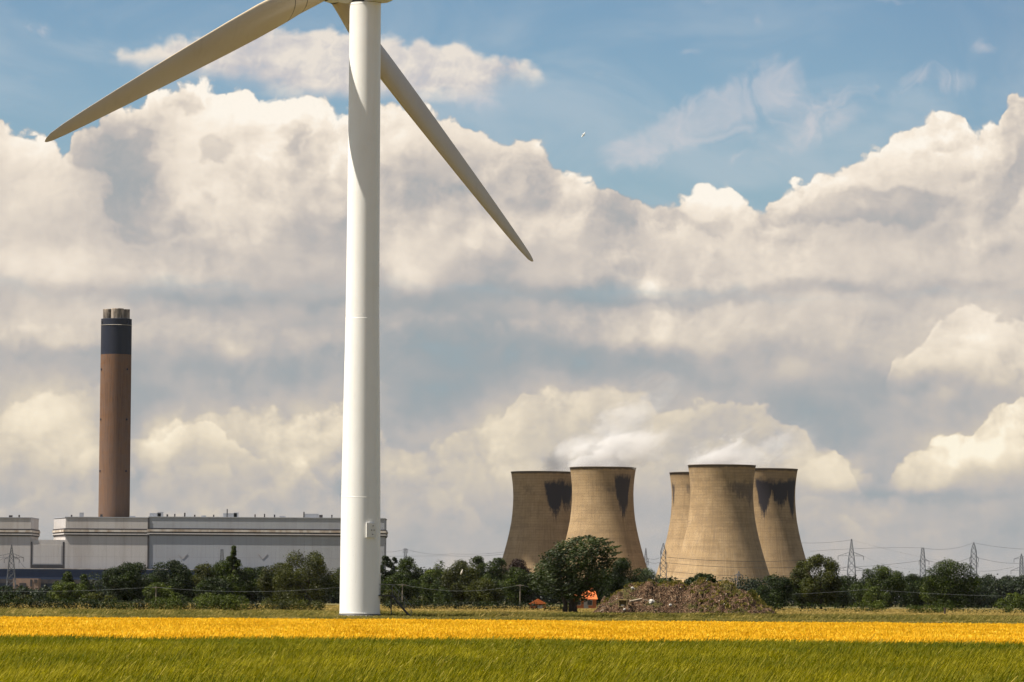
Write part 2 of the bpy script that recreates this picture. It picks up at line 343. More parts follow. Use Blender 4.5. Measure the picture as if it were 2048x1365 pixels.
# ---------------------------------------------------------------- materials
def mat(name):
    m = bpy.data.materials.new(name); m.use_nodes = True; nt = m.node_tree; nt.nodes.clear()
    g = G(nt); out = g.new('ShaderNodeOutputMaterial'); return m, g, out
def principled(g, out, col, rough=.6, spec=.3, metal=0.0, bump=None, bs=.3, bd=.05):
    p = g.new('ShaderNodeBsdfPrincipled'); g.put(p.inputs['Base Color'], col); g.put(p.inputs['Roughness'], rough)
    g.put(p.inputs['Specular IOR Level'], spec); g.put(p.inputs['Metallic'], metal)
    if bump is not None:
        b = g.new('ShaderNodeBump'); b.inputs['Strength'].default_value = bs; b.inputs['Distance'].default_value = bd
        g.put(b.inputs['Height'], bump); g.nt.links.new(b.outputs[0], p.inputs['Normal'])
    g.nt.links.new(p.outputs[0], out.inputs[0]); return p
def objco(g): return g.new('ShaderNodeTexCoord').outputs['Object']
def sep(g, v):
    n = g.new('ShaderNodeSeparateXYZ'); g.put(n.inputs[0], v); return [X(g, n.outputs[i]) for i in range(3)]
def simple(name, c, c2=None, scale=2.0, rough=.6, spec=.3, metal=0, detail=5, bs=0.0, bd=.05, stretch=(1, 1, 1)):
    m, g, out = mat(name); co = g.vm('MULTIPLY', objco(g), stretch)
    n = g.noise(co, scale, detail, .6, dim='3D'); c2 = c2 or tuple(x * .7 for x in c)
    col = g.mix(g.step(n, .35, .65), (*c, 1), (*c2, 1))
    principled(g, out, col, rough, spec, metal, n if bs else None, bs, bd); return m
def foliage(name, lo, hi, warm=None, transl=.30, rough=.55):
    m, g, out = mat(name)
    a = g.new('ShaderNodeAttribute'); a.attribute_name = 'tint'
    t = X(g, a.outputs['Fac'])
    n = g.noise(objco(g), .55, 3, .5, dim='3D')
    f = (t * .65 + (n - .5) * 1.3 + .12).clamp()
    col = g.ramp(f, [(0, (*lo, 1)), (.6, (*hi, 1)), (1, (*(warm or tuple(x * 1.35 for x in hi)), 1))])
    p = g.new('ShaderNodeBsdfPrincipled'); g.put(p.inputs['Base Color'], col); p.inputs['Roughness'].default_value = rough; p.inputs['Specular IOR Level'].default_value = .25
    tr = g.new('ShaderNodeBsdfTranslucent'); g.put(tr.inputs[0], g.mix(1.0, col, (1.1, 1.15, .5, 1), 'MULTIPLY'))
    ms = g.new('ShaderNodeMixShader'); ms.inputs[0].default_value = transl
    g.nt.links.new(p.outputs[0], ms.inputs[1]); g.nt.links.new(tr.outputs[0], ms.inputs[2]); g.nt.links.new(ms.outputs[0], out.inputs[0]); return m

# ---------------------------------------------------------------- ground
def ground_mat():
    m, g, out = mat('ground_earth'); co = objco(g)
    n = g.noise(co, .03, 6, .6, dim='3D'); n2 = g.noise(co, .6, 5, .6, dim='3D')
    c = g.mix(g.step(n, .4, .6), (.10, .085, .03, 1), (.15, .12, .045, 1)); c = g.mix(n2 * .5, c, (.07, .06, .025, 1))
    principled(g, out, c, .95, .1); return m
gm = ground_mat()
GX, GY0, GY1 = 7000, -400, 9000
def sheet(name, x0, x1, y0, y1, z, m, nx=1, ny=1):
    b = MB(); xs = [x0 + (x1 - x0) * i / nx for i in range(nx + 1)]; ys = [y0 + (y1 - y0) * i / ny for i in range(ny + 1)]
    v = [(x, y, z) for y in ys for x in xs]; f = [(j * (nx + 1) + i, j * (nx + 1) + i + 1, (j + 1) * (nx + 1) + i + 1, (j + 1) * (nx + 1) + i) for j in range(ny) for i in range(nx)]
    return b.add(v, f).build(name, m)
tag(sheet('ground', -GX, GX, GY0, GY1, 0, gm), kind='structure')
soil_g = simple('field_soil_green', (.06, .06, .015), (.04, .04, .012), .8, .95, .1)
soil_y = simple('field_soil_straw', (.22, .14, .03), (.16, .10, .02), .8, .95, .1)
tag(sheet('green_field', -60, 60, 40, 139, .004, soil_g), kind='structure')
tag(sheet('ripe_field', -90, 90, 139, 312, .004, soil_y), kind='structure')

def blades(name, m, x_of, y0, y1, dens, h, w, lean, seed, hvar=.25, segs=3, ear=0.0, patchy=0.0, clump=0, wob=None, hmod=None, tmod=None):
    """a standing crop or rough grass as one mesh of curved ribbons; lean is the wind's push to the right"""
    rng = np.random.default_rng(seed)
    ys = []; xs = []
    ys_b = np.linspace(y0, y1, 60)
    for a, b in zip(ys_b[:-1], ys_b[1:]):
        xm = x_of((a + b) / 2); n = int(2 * xm * (b - a) * dens((a + b) / 2) if callable(dens) else 2 * xm * (b - a) * dens)
        ys.append(rng.uniform(a, b, n)); xs.append(rng.uniform(-xm, xm, n))
    x = np.concatenate(xs); y = np.concatenate(ys); n = len(x)
    def vn(x, y, s, k):    # cheap smooth noise
        r = np.random.default_rng(k); o = 0
        for i in range(5):
            a, ph = r.uniform(0, 6.28, 2); o = o + np.sin((x * math.cos(a) * .45 + y * math.sin(a) * .12) / s * (1 + i * .7) + ph)
        return o / 5
    pn = vn(x, y, 1.6, seed + 5); pn2 = vn(x, y, .5, seed + 9)
    if wob is not None:
        keep = wob(x, y, pn); x, y, pn, pn2 = x[keep], y[keep], pn[keep], pn2[keep]; n = len(x)
    H = h * (1 + rng.normal(0, hvar, n) * .6 + pn * patchy); H = np.clip(H, h * .3, h * 1.8)
    if hmod is not None: H = H * hmod(x, y, pn2)
    W = (w(y) if callable(w) else w) * rng.uniform(.6, 1.4, n)
    ang = rng.uniform(-.9, .9, n); cx, cy = np.cos(ang), np.sin(ang)
    L = lean * rng.uniform(.5, 1.6, n) * (1 + pn * .3); ly = rng.normal(0, .12, n)
    V_ = []; prof = np.linspace(0, 1, segs + 1); wid = 1 - prof * .75
    if ear: wid[-1] = ear * .5; wid[-2] = ear
    for t, wd in zip(prof, wid):
        px = x + L * H * t ** 2.0; py = y + ly * H * t; pz = H * t * (1 - .12 * L * t)
        for sgn in (-1, 1):
            V_.append(np.stack([px + sgn * cx * W * wd / 2, py + sgn * cy * W * wd / 2, pz], 1))
    V_ = np.stack(V_, 1).reshape(-1, 3); k = 2 * (segs + 1)
    base = np.arange(n)[:, None] * k
    F_ = np.concatenate([base + np.array([2 * i, 2 * i + 1, 2 * i + 3, 2 * i + 2]) for i in range(segs)], 0)
    t = .5 + pn * .35 + rng.normal(0, .22, n)
    if tmod is not None: t = t + tmod(y)
    t = np.clip(t, 0, 1); tint = np.repeat(t, k)
    return npmesh(name, V_, F_, m, tint=tint)

mg = foliage('green_crop_leaf', (.088, .112, .001), (.230, .198, .001), (.48, .40, .015), .42, .75)
my = foliage('ripe_crop_straw', (.66, .37, .008), (.92, .57, .026), (.96, .78, .11), .38, .8)
mr = foliage('rough_grass_leaf', (.045, .060, .008), (.20, .165, .035), (.62, .44, .15), .25, .8)
mst = foliage('dry_grass_leaf', (.16, .14, .04), (.42, .29, .09), (.62, .46, .18), .25, .8)
xw = lambda y: y * .125 + 7
def cut(y_edge, amp, sign):
    return lambda x, y, pn: (y - (y_edge + amp * pn)) * sign > 0
gcrop = blades('green_crop', mg, xw, 55, 141, lambda y: 190 if y < 100 else 140, .70, lambda y: .007 + y * .00006, .34, 3, patchy=.05, hvar=.16, segs=3, ear=1.2, wob=cut(139, 2.5, -1), tmod=lambda y: np.where(y > 112, -.30 * np.clip((y - 112) / 14, 0, 1), .05))
tag(gcrop, 'unripe green cereal crop leaning in the wind across the foreground', 'crop', kind='stuff')
ycrop = blades('ripe_crop', my, xw, 135, 318, lambda y: 85 if y < 200 else 50, .48, lambda y: .012 + y * .00010, .12, 4, patchy=.04, hvar=.16, segs=2, ear=1.9, wob=lambda x, y, pn: (y > 139 + 2.5 * pn) & (y < 312 + 4 * pn))
tag(ycrop, 'golden yellow ripe crop in a bright band behind the green field', 'crop', kind='stuff')
mo_ = foliage('wild_oat_leaf', (.20, .17, .015), (.38, .30, .05), (.55, .44, .12), .3, .8)
oat = blades('wild_grass', mo_, xw, 60, 138, 1.5, .72, lambda y: .008 + y * .00004, .42, 31, patchy=.15, hvar=.2, segs=4, ear=1.5)
tag(oat, 'scattered taller pale grass heads arching over the green crop', 'grass', kind='stuff')

# ---------------------------------------------------------------- wind turbine
def paint_mat(name, c, dirt, rough=.42, weld=False):
    m, g, out = mat(name); co = objco(g); x, y, z = sep(g, co)
    streak = g.noise(g.vm('MULTIPLY', co, (1.6, 1.6, .10)), 1.3, 6, .62, dim='3D')
    n = g.noise(co, .25, 4, .55, dim='3D')
    col = g.mix(g.step(streak, .52, .80, 0, .40), (*c, 1), (*dirt, 1)); col = g.mix(g.step(n, .45, .75, 0, .2), col, (*dirt, 1))
    if weld:
        fr = g.m('FRACT', z * (1 / 2.9)); line = g.step((fr - .5) * (fr - .5), .2462, .2496)     # weld seams every 2.9 m
        col = g.mix(line * g.step(g.noise(co, .8, 2, .5, dim='3D'), .4, .55, 0, .55), col, (*[q * 1.12 for q in c], 1))
    principled(g, out, col, rough, .4); return m
m_tower = paint_mat('tower_paint', (.84, .835, .815), (.70, .67, .60), .38, weld=True)
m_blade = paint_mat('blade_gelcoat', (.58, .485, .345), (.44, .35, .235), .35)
m_nac = paint_mat('nacelle_shell', (.74, .73, .70), (.55, .50, .42), .4)
m_dark = simple('dark_steel', (.035, .034, .033), (.06, .055, .05), 3, .55, .4)
m_galv = simple('galvanised_steel', (.16, .16, .155), (.10, .10, .095), 4, .5, .5, .3)
m_conc = simple('pale_concrete', (.52, .50, .46), (.38, .36, .32), 3, .9, .2)
TX, TY = -15.54, 442.0
tb = empty('wind_turbine', (TX, TY, 0))
tag(tb, 'tall white wind turbine standing at the edge of the ripe field, blades in shade', 'wind turbine')
TOPZ = 63.95
prof = [(2.10, .35), (2.08, 3), (2.06, 8), (2.03, 12.4), (1.93, 20), (1.80, 28), (1.74, 33), (1.70, 40), (1.67, 48), (1.645, 56), (1.63, TOPZ)]
MB().lathe(prof, 96, cap1=True).build('tower', m_tower, tb)
for z, r in ((.50, 2.115), (12.45, 2.030), (31.0, 1.763), (63.75, 1.64)):
    MB().lathe([(r - .05, z - .045), (r + .001, z - .035), (r + .001, z + .035), (r - .05, z + .045)], 96).build('flange', m_tower, tb)
MB().lathe([(2.45, 0), (2.45, .22), (2.2, .26), (2.1, .26)], 64).build('foundation', m_conc, tb)
bs_ = MB()
MB().lathe([(2.19, .26), (2.19, .40), (2.08, .42)], 64).build('base_ring', m_dark, tb)
# vent cabinet bolted on the side that faces the field
cabz, cang = zat(740, 1061, 440), math.asin((xat(741, 440, 1061) - TX) / 2.05)
cabm = Matrix.Rotation(cang, 4, 'Z') @ Matrix.Translation((0, -2.04, cabz))
cab = MB(); nn = 8
cv = []; 
for k in range(nn + 1):
    a = (k / nn - .5) * .50
    for rr, zz in ((.03, -.74), (.03, .74)): cv.append((2.26 * math.sin(a), -(2.26 * math.cos(a) - 2.04), zz))
cvi = [(1.9 * math.sin((k / nn - .5) * .52), .16, zz) for k in range(nn + 1) for zz in (-.74, .74)]
vv = [cabm @ Vector(p) for p in cv + cvi]; o_ = 2 * (nn + 1)
ff = [(2 * k, 2 * k + 2, 2 * k + 3, 2 * k + 1) for k in range(nn)] + [(2 * k + 1, 2 * k + 3, o_ + 2 * k + 3, o_ + 2 * k + 1) for k in range(nn)]
ff += [(2 * k + 2, 2 * k, o_ + 2 * k, o_ + 2 * k + 2) for k in range(nn)] + [(0, 1, o_ + 1, o_), (2 * nn + 1, 2 * nn, o_ + 2 * nn, o_ + 2 * nn + 1)]
cabo = cab.add(vv, ff).build('cabinet', m_nac, tb)
for (dx, dz) in ((.15, .46), (-.02, .02), (.28, .02), (.12, -.42)):
    p = cabm @ Vector((dx, -.22, dz)); q = cabm @ Vector((dx, -.30, dz)); MB().bar(p, q, .05, 8).build('bolt', m_galv, cabo)
# door on the far right side, reached by the stair
MB().box(2.02, 2.12, -.45, .45, 2.45, 4.6).build('door', m_nac, tb)
PHI, TILT = R(53.02), R(4.03); AXH = Vector((-math.sin(PHI), math.cos(PHI), 0)); HX = Vector((math.cos(PHI), math.sin(PHI), 0))
AX = (AXH * math.cos(TILT) + Vector((0, 0, math.sin(TILT)))).normalized(); UP = HX.cross(AX); UP = UP if UP.z > 0 else -UP
HUB = Vector((0, 0, 65.70)) + AX * 4.74
frame = Matrix((( HX.x, -AXH.x, 0), (HX.y, -AXH.y, 0), (0, 0, 1))).to_4x4()   # local x across, y backwards along the axis, z up
def loft(secs, smooth=False):
    v = [p for s_ in secs for p in s_]; n = len(secs[0]); f = []
    for i in range(len(secs) - 1):
        for k in range(n): f.append((i * n + k, i * n + (k + 1) % n, (i + 1) * n + (k + 1) % n, (i + 1) * n + k))
    f += [tuple(range(n))[::-1], tuple(range((len(secs) - 1) * n, len(secs) * n))]
    return v, f
def nsec(yb, hw, z0, z1, ch):
    pts = [(-hw, z0 + ch), (-hw + ch, z0), (hw - ch, z0), (hw, z0 + ch), (hw, z1 - ch), (hw - ch, z1), (-hw + ch, z1), (-hw, z1 - ch)]
    return [Vector((0, 0, 0)) + frame.to_3x3() @ Vector((a, yb, 0)) + Vector((0, 0, c)) for a, c in pts]
yh = -4.74                                              # hub position along the axis, from the tower
secs = [nsec(yh + 1.4, 1.25, 64.6, 67.4, .5), nsec(yh + 2.1, 1.75, 64.15, 68.2, .7), nsec(-1.9, 1.85, 64.0, 69.0, .7), nsec(2.0, 1.85, 64.0, 69.0, .7), nsec(4.6, 1.7, 64.7, 68.9, .7), nsec(7.4, 1.3, 66.0, 68.5, .6)]
v, f = loft(secs); MB().add(v, f).build('nacelle', m_nac, tb)
MB().bar((0, 0, 63.9), (0, 0, 64.3), 1.5, 32).build('yaw_bearing', m_dark, tb)
hubo = MB().tube([HUB + AX * 2.1, HUB + AX * 1.6, HUB + AX * .8, HUB, HUB - AX * .9, HUB - AX * 1.45], [.25, .95, 1.45, 1.65, 1.6, 1.45], 32).build('hub', m_nac, tb)
MB().bar(HUB - AX * 1.4, HUB - AX * 1.75, 1.15, 32).build('main_bearing', m_dark, tb)
# blades
LB, ALPHA, CONE = 46.35, R(25.57), R(-.19)
st = [(0.9, 1.9, 1.0, 22, 0), (2.0, 1.9, 1.0, 22, 0), (3.4, 2.35, .76, 24, .06), (5.2, 3.1, .49, 25, .14), (7.2, 3.75, .35, 24, .20), (9.2, 4.0, .31, 22, .24), (12.5, 3.95, .26, 19, .25), (17.5, 3.6, .23, 16, .25), (23, 3.1, .20, 13, .25), (29, 2.6, .18, 11, .25), (35, 2.08, .17, 9, .25), (40, 1.6, .16, 8, .25), (43.4, 1.2, .15, 7, .25), (45.4, .82, .14, 7, .25), (46.1, .45, .14, 7, .25), (46.35, .10, .14, 7, .25)]
def section(r, c, tk, tw, off, N=28):
    """airfoil in (chordwise, thickness) at radius r: x>0 is the leading side"""
    out = []
    circ = max(0.0, min(1.0, (tk - .35) / .5))
    for k in range(N):
        a = 2 * math.pi * k / N; cxx = math.cos(a); s_ = math.sin(a)
        xc = (cxx + 1) / 2                              # 1 leading .. 0 trailing
        t_af = 1.45 * tk * (math.sqrt(max(1 - xc, 0)) * .0 + math.sin(math.pi * xc ** .72) ** .9 * .5) if 0 < xc < 1 else 0
        yy = (circ * s_ * .5 * tk + (1 - circ) * (t_af * (1 if s_ >= 0 else -.75))) * c
        xx = (xc - .5 - off * .6) * c
        t = R(tw); out.append((xx * math.cos(t) - yy * math.sin(t), xx * math.sin(t) + yy * math.cos(t)))
    return out
def make_blade(direction, lead):
    b = MB(); secs = []
    for (r, c, tk, tw, off) in st:
        o_ = HUB + direction * r + AX * 0.0
        secs.append([o_ + lead * p + AX * q for p, q in section(r, c, tk, tw, off)])
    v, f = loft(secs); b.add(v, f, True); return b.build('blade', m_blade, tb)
def bdir(ang):                                          # angle in the rotor plane, measured from HX, counterclockwise for the camera
    d = HX * math.cos(ang) + UP * math.sin(ang)
    return (d * math.cos(CONE) + AX * math.sin(CONE)).normalized(), (-HX * math.sin(ang) + UP * math.cos(ang)).normalized()
A0 = math.pi + ALPHA                                     # lower left blade
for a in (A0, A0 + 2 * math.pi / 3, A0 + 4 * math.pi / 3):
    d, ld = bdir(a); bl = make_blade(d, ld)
    for r, c, tk, tw, off in ((5.2, 3.1, .49, 25, .14), (7.2, 3.75, .35, 24, .20)):
        s0 = [HUB + d * (r - .05) + ld * p * 1.006 + AX * q * 1.012 for p, q in section(r, c, tk, tw, off, 28)]
        s1 = [HUB + d * (r + .05) + ld * p * 1.006 + AX * q * 1.012 for p, q in section(r, c, tk, tw, off, 28)]
        v, f = loft([s0, s1]); MB().add(v, f).build('joint_band', m_dark, bl)
    MB().tube([HUB + d * .4, HUB + d * 1.45], [1.12, 1.06], 24).build('pitch_collar', m_dark, bl)
# stair
stn = MB(); pz = 2.40; x1 = 3.35; xg = 5.30
for yy in (-.75, .25):
    stn.box(1.95, x1, yy - .05, yy + .05, pz - .12, pz)
    stn.bar((x1, yy, pz - .06), (xg, yy, .05), .10, 4)
stn.box(1.95, x1, -.70, .20, pz - .05, pz - .01)
for i in range(1, 12):
    t = i / 12; xx = x1 + (xg - x1) * t; zz = pz - (pz - .05) * t; stn.box(xx - .10, xx + .14, -.70, .20, zz - .02, zz + .02)
stn.bar((x1 - .1, -.75, 0), (x1 - .1, -.75, pz), .05, 6); stn.bar((x1 - .1, .25, 0), (x1 - .1, .25, pz), .05, 6)
sto = stn.build('access_stair', m_dark, tb)
hr = MB()
for yy in (-.78, .28):
    hr.bar((2.0, yy, pz + 1.1), (x1 + .05, yy, pz + 1.1), .028, 6); hr.bar((2.0, yy, pz + .6), (x1, yy, pz + .6), .02, 6)
    hr.bar((x1 + .05, yy, pz + 1.1), (xg + .35, yy, .95), .028, 6); hr.bar((x1, yy, pz + .6), (xg + .2, yy, .55), .02, 6)
    for t in (0, .33, .66, 1):
        xx = x1 + (xg - x1) * t; zz = pz * (1 - t); hr.bar((xx, yy, zz), (xx, yy, zz + 1.08), .024, 6)
    hr.bar((2.1, yy, pz), (2.1, yy, pz + 1.1), .024, 6)
hr.build('handrail', m_galv, sto)

# ---------------------------------------------------------------- rough grass beyond the crop
rg = blades('rough_grass', mr, lambda y: y * .125 + 7, 312, 500, 24, .50, lambda y: .03 + y * .0001, .60, 11, hvar=.35, patchy=.34, segs=2, hmod=lambda x, y, p: np.where(y < 441 + 3 * p, .5, 1.0) )
tag(rg, 'wind-blown rough green and straw grass on the strip behind the ripe crop', 'grass', kind='stuff')
dg_ = blades('dry_grass', mst, lambda y: y * .125 + 10, 500, 1180, 2.2, .22, lambda y: .10 + y * .00025, .35, 12, hvar=.3, patchy=.22, segs=2)
tag(dg_, 'dry straw-coloured meadow grass running back to the hedges and trees', 'grass', kind='stuff')

# ---------------------------------------------------------------- power station: main building
YB = 3730.0; SB = F / YB
def bx(px): return xat(px, YB, 1150)
def bz(px, py): return zat(px, py, YB)
def clad_mat(name, c, dirt, stain=.5):
    m, g, out = mat(name); co = objco(g); x, y, z = sep(g, co)
    s1 = g.noise(g.vm('MULTIPLY', co, (.9, .9, .05)), .35, 6, .65, dim='3D')
    s2 = g.noise(g.vm('MULTIPLY', co, (.12, .12, .02)), .5, 4, .6, dim='3D')
    pan = g.m('FRACT', x * (1 / 7.2)); pl = g.step((pan - .5) * (pan - .5), .225, .247)
    rib = g.m('SINE', x * 5.2)
    f = (g.step(s1, .50, .80) * .7 + g.step(s2, .45, .7) * .5) * stain
    col = g.mix(f, (*c, 1), (*dirt, 1)); col = g.mix(pl * .28, col, (.12, .11, .11, 1)); col = g.mix((rib * .5 + .5) * .10, col, (.18, .18, .2, 1))
    lift = g.m('FRACT', (z - 3) * (1 / 11.3)); ll = g.step(lift, .0, .035, 1, 0); col = g.mix(ll * .4, col, (.16, .12, .10, 1))
    principled(g, out, col, .7, .3); return m
m_cladA = clad_mat('cladding_warm', (.48, .455, .445), (.29, .24, .215), .8)
m_cladB = clad_mat('cladding_cool', (.33, .345, .38), (.22, .21, .22), .6)
m_cream = simple('pale_louvre', (.56, .52, .47), (.34, .27, .21), .15, .8, detail=6, stretch=(1, 1, .3))
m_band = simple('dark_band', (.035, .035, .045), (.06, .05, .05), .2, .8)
m_navy = simple('navy_cladding', (.018, .032, .07), (.03, .045, .085), .08, .7, stretch=(1, 1, .3))
m_rust = simple('rust_stain', (.26, .22, .21), (.31, .29, .30), .8, .9)
def block(root, p0, p1, ztop, m, depth, skew=0.0, y0=0.0, z0=0, band=True, name='wall'):
    x0, x1 = bx(p0), bx(p1); zt = bz((p0 + p1) / 2, ztop)
    fr = [(x0, y0), (x1, y0), (x1, y0 + depth), (x0 - skew, y0 + depth)]
    def prism(mb, grow, za, zb):
        cx = sum(p[0] for p in fr) / 4; cy = sum(p[1] for p in fr) / 4
        q = [(px + (grow if px > cx else -grow), py + (grow if py > cy else -grow)) for px, py in fr]
        v = [(a, b, za) for a, b in q] + [(a, b, zb) for a, b in q]
        return mb.add(v, [(0, 1, 5, 4), (1, 2, 6, 5), (2, 3, 7, 6), (3, 0, 4, 7), (4, 5, 6, 7), (3, 2, 1, 0)])
    w = prism(MB(), 0, z0, zt).build(name, m, root)
    if band:
        za = lambda d: zt - d
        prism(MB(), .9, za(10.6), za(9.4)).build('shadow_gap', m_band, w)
        prism(MB(), 1.5, za(12.4), za(10.6)).build('louvre_strip', m_cream, w)
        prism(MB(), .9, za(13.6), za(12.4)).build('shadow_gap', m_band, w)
        prism(MB(), 1.3, za(14.7), za(13.6)).build('louvre_strip', m_cladA, w)
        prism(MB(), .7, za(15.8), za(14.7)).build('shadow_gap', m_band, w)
        prism(MB(), .5, zt, zt + .7).build('parapet', m_cladB, w)
    return w, x0, x1, zt
ps = empty('power_station', (0, YB, 0))
tag(ps, 'long pale grey corrugated power station hall with dark base behind the left-hand trees', 'power station')
wA, xa0, xa1, zA = block(ps, 130, 295, 1036, m_cladA, 62, 17)
wB, xb0, xb1, zB = block(ps, 296.6, 768, 1036.5, m_cladB, 62, 0, -.1)
wC, xc0, xc1, zC = block(ps, -150, 60, 1036, m_cladA, 62, 0, .6)
wL, xl0, xl1, zL = block(ps, 60.6, 129.4, 1080, m_cladA, 50, 0, .6, band=False)
def local_box(name, m, parent, p0, p1, ya, yb, y_top, y_bot):
    pm = (p0 + p1) / 2
    return MB().box(bx(p0), bx(p1), ya, yb, bz(pm, y_bot), bz(pm, y_top)).build(name, m, parent)
local_box('corner_strip', m_band, ps, 294.4, 297.6, -.9, 1.0, 1036, 1148)
for a, b, c, d in ((61, 63.6, 1084, 1130), (124.5, 128, 1084, 1130)): local_box('dark_channel', m_band, wL, a, b, .2, .7, c, d)
local_box('dark_channel', m_band, wL, 61, 128, .15, .7, 1130, 1137)
local_box('cladding_panel', m_cladA, wL, 66, 122, .4, .7, 1090, 1128)
local_box('base_block', m_navy, ps, -150, 560, -14, -3, 1139, 1166)
local_box('base_roof_edge', m_cream, ps, -150, 560, -15, -14.2, 1138.2, 1139.4)
local_box('lower_block', m_navy, ps, -150, 480, -34, -16, 1168, 1200)
local_box('lower_strip', m_band, ps, -150, 480, -34.6, -34.1, 1160, 1168)
local_box('site_building', simple('brown_brick', (.30, .20, .15), (.24, .17, .14), .3, .9), ps, 42, 92, -60, -40, 1158, 1186)
for a, b, c, d in ((55, 68, 1167, 1176), (76, 80, 1160, 1174), (84, 90, 1160, 1167), (46, 52, 1170, 1174)):
    local_box('window', m_band, ps, a, b, -60.4, -60.05, c, d)
for px, py in ((365, 1119), (525, 1119)):
    p = Vector((bx(px), -.35, bz(px, py)))
    for s in (-1, 1): MB().add([p, p + Vector((s * .6, 0, .3)), p + Vector((s * 4.4, 0, 4.4)), p + Vector((s * 3.4, 0, 4.2))] + [q + Vector((0, .3, 0)) for q in (p, p + Vector((s * .6, 0, .3)), p + Vector((s * 4.4, 0, 4.4)), p + Vector((s * 3.4, 0, 4.2)))], [(0, 1, 2, 3), (4, 7, 6, 5), (0, 4, 5, 1), (1, 5, 6, 2), (2, 6, 7, 3), (3, 7, 4, 0)]).build('rust_streak', m_rust, wB)
for px, w, h in ((160, 3.5, 4), (308, 10, 4.0), (318, 5, 5), (140, 1.2, 2), (200, 2, 2.6), (262, 5, 1.4), (332, 1.4, 3), (347, 1, 3.5), (367, 1.2, 4.5), (387, 1.2, 2.8), (405, 4, 2.2), (425, 1, 3), (458, 12, 4.4), (452, .8, 8), (470, 4, 5), (508, 1, 3.5), (527, 1, 4), (547, 1.2, 3.4), (563, 5, 2.2), (606, 1, 6), (620, 13, 4.4), (640, 3, 3.5), (662, 1, 3.6), (18, 3, 2), (35, 1.2, 2.4)):
    z0 = (zA if px > 62 else zC) + .5
    MB().box(bx(px) - w / 2, bx(px) + w / 2, 6, 6 + max(w * .5, 2), z0, z0 + h).build('roof_plant', m_cladB if w > 3 else m_band, ps)

# chimney: one shaft, dark head, three flues
YC = 3814.0
ch = empty('chimney', (xat(228.5, YC, 1000), YC, 0))
tag(ch, 'tall round brown concrete chimney with a navy head and three stubby flues', 'chimney')
def shaft_mat():
    m, g, out = mat('chimney_concrete'); co = objco(g); x, y, z = sep(g, co); th = g.m('ARCTAN2', x, y)
    lift = g.m('FRACT', z * (1 / 4.6)); ll = g.step(lift, 0, .10, 1, 0)
    n = g.noise(g.xyz(th * 9.0, z * .03, 0), 1.2, 6, .62); n2 = g.noise(g.xyz(th * 1.4, z * .12, 3), 1.0, 4, .6)
    col = g.mix(g.step(n, .38, .68), (.165, .088, .050, 1), (.112, .064, .043, 1)); col = g.mix(g.step(n2, .4, .62, 0, .5), col, (.135, .086, .066, 1))
    col = g.mix(g.step(z, 20, 200, .5, 0), col, (.155, .108, .086, 1))
    col = g.mix(ll * .30, col, (.13, .08, .06, 1)); principled(g, out, col, .9, .15); return m
m_shaft = shaft_mat()
m_head = simple('navy_soot', (.007, .011, .028), (.013, .015, .028), .12, .8, stretch=(1, 1, .12), detail=6)
zh0, zh1 = zat(230, 710, YC), zat(230, 640, YC)
MB().lathe([(14.1, 0), (13.85, 120), (13.75, zh0)], 72).build('shaft', m_shaft, ch)
hd = MB().lathe([(13.75, zh0), (13.72, zh1), (13.72, zh1 + .6), (12.9, zh1 + .6), (12.9, zh1 - 1)], 72, cap1=True).build('head', m_head, ch)
m_flue = simple('stained_flue', (.36, .30, .25), (.09, .075, .065), .22, .9, detail=6, stretch=(1, 1, .35))
zf = zat(230, 618.5, YC)
for fx, fy, fr in ((1.3, -6.0, 5.6), (-7.0, 3.0, 5.4), (6.2, 4.4, 5.3)):
    MB().lathe([(fr, zh1 - 1), (fr, zf - 1.5), (fr + .15, zf - .6), (fr + .15, zf), (fr - .8, zf), (fr - .8, zf - 6)], 40, fx, fy, cap1=True).build('flue', m_flue, ch)
m_warn = simple('warning_lamp_white', (.55, .52, .46), (.4, .35, .3), 1, .6)
for zz in (zh1 - 2.6, zat(230, 740, YC), zat(230, 840, YC), zat(230, 943, YC)):
    for a in (-62, 52):
        rr = 13.9; p = Vector((rr * math.sin(R(a)), -rr * math.cos(R(a)), zz))
        MB().bar(p - Vector((0, 0, .8)), p + Vector((0, 0, .8)), .8, 6).build('platform_bracket', m_head, ch)
rl = MB(); nrail = 40
for k in range(nrail):
    a = 2 * math.pi * k / nrail; b = 2 * math.pi * (k + 1) / nrail; rr = 13.95
    rl.bar((rr * math.cos(a), rr * math.sin(a), zh1 - 5.2), (rr * math.cos(b), rr * math.sin(b), zh1 - 5.2), .16, 4)
rl.build('gallery_rail', m_warn, hd)

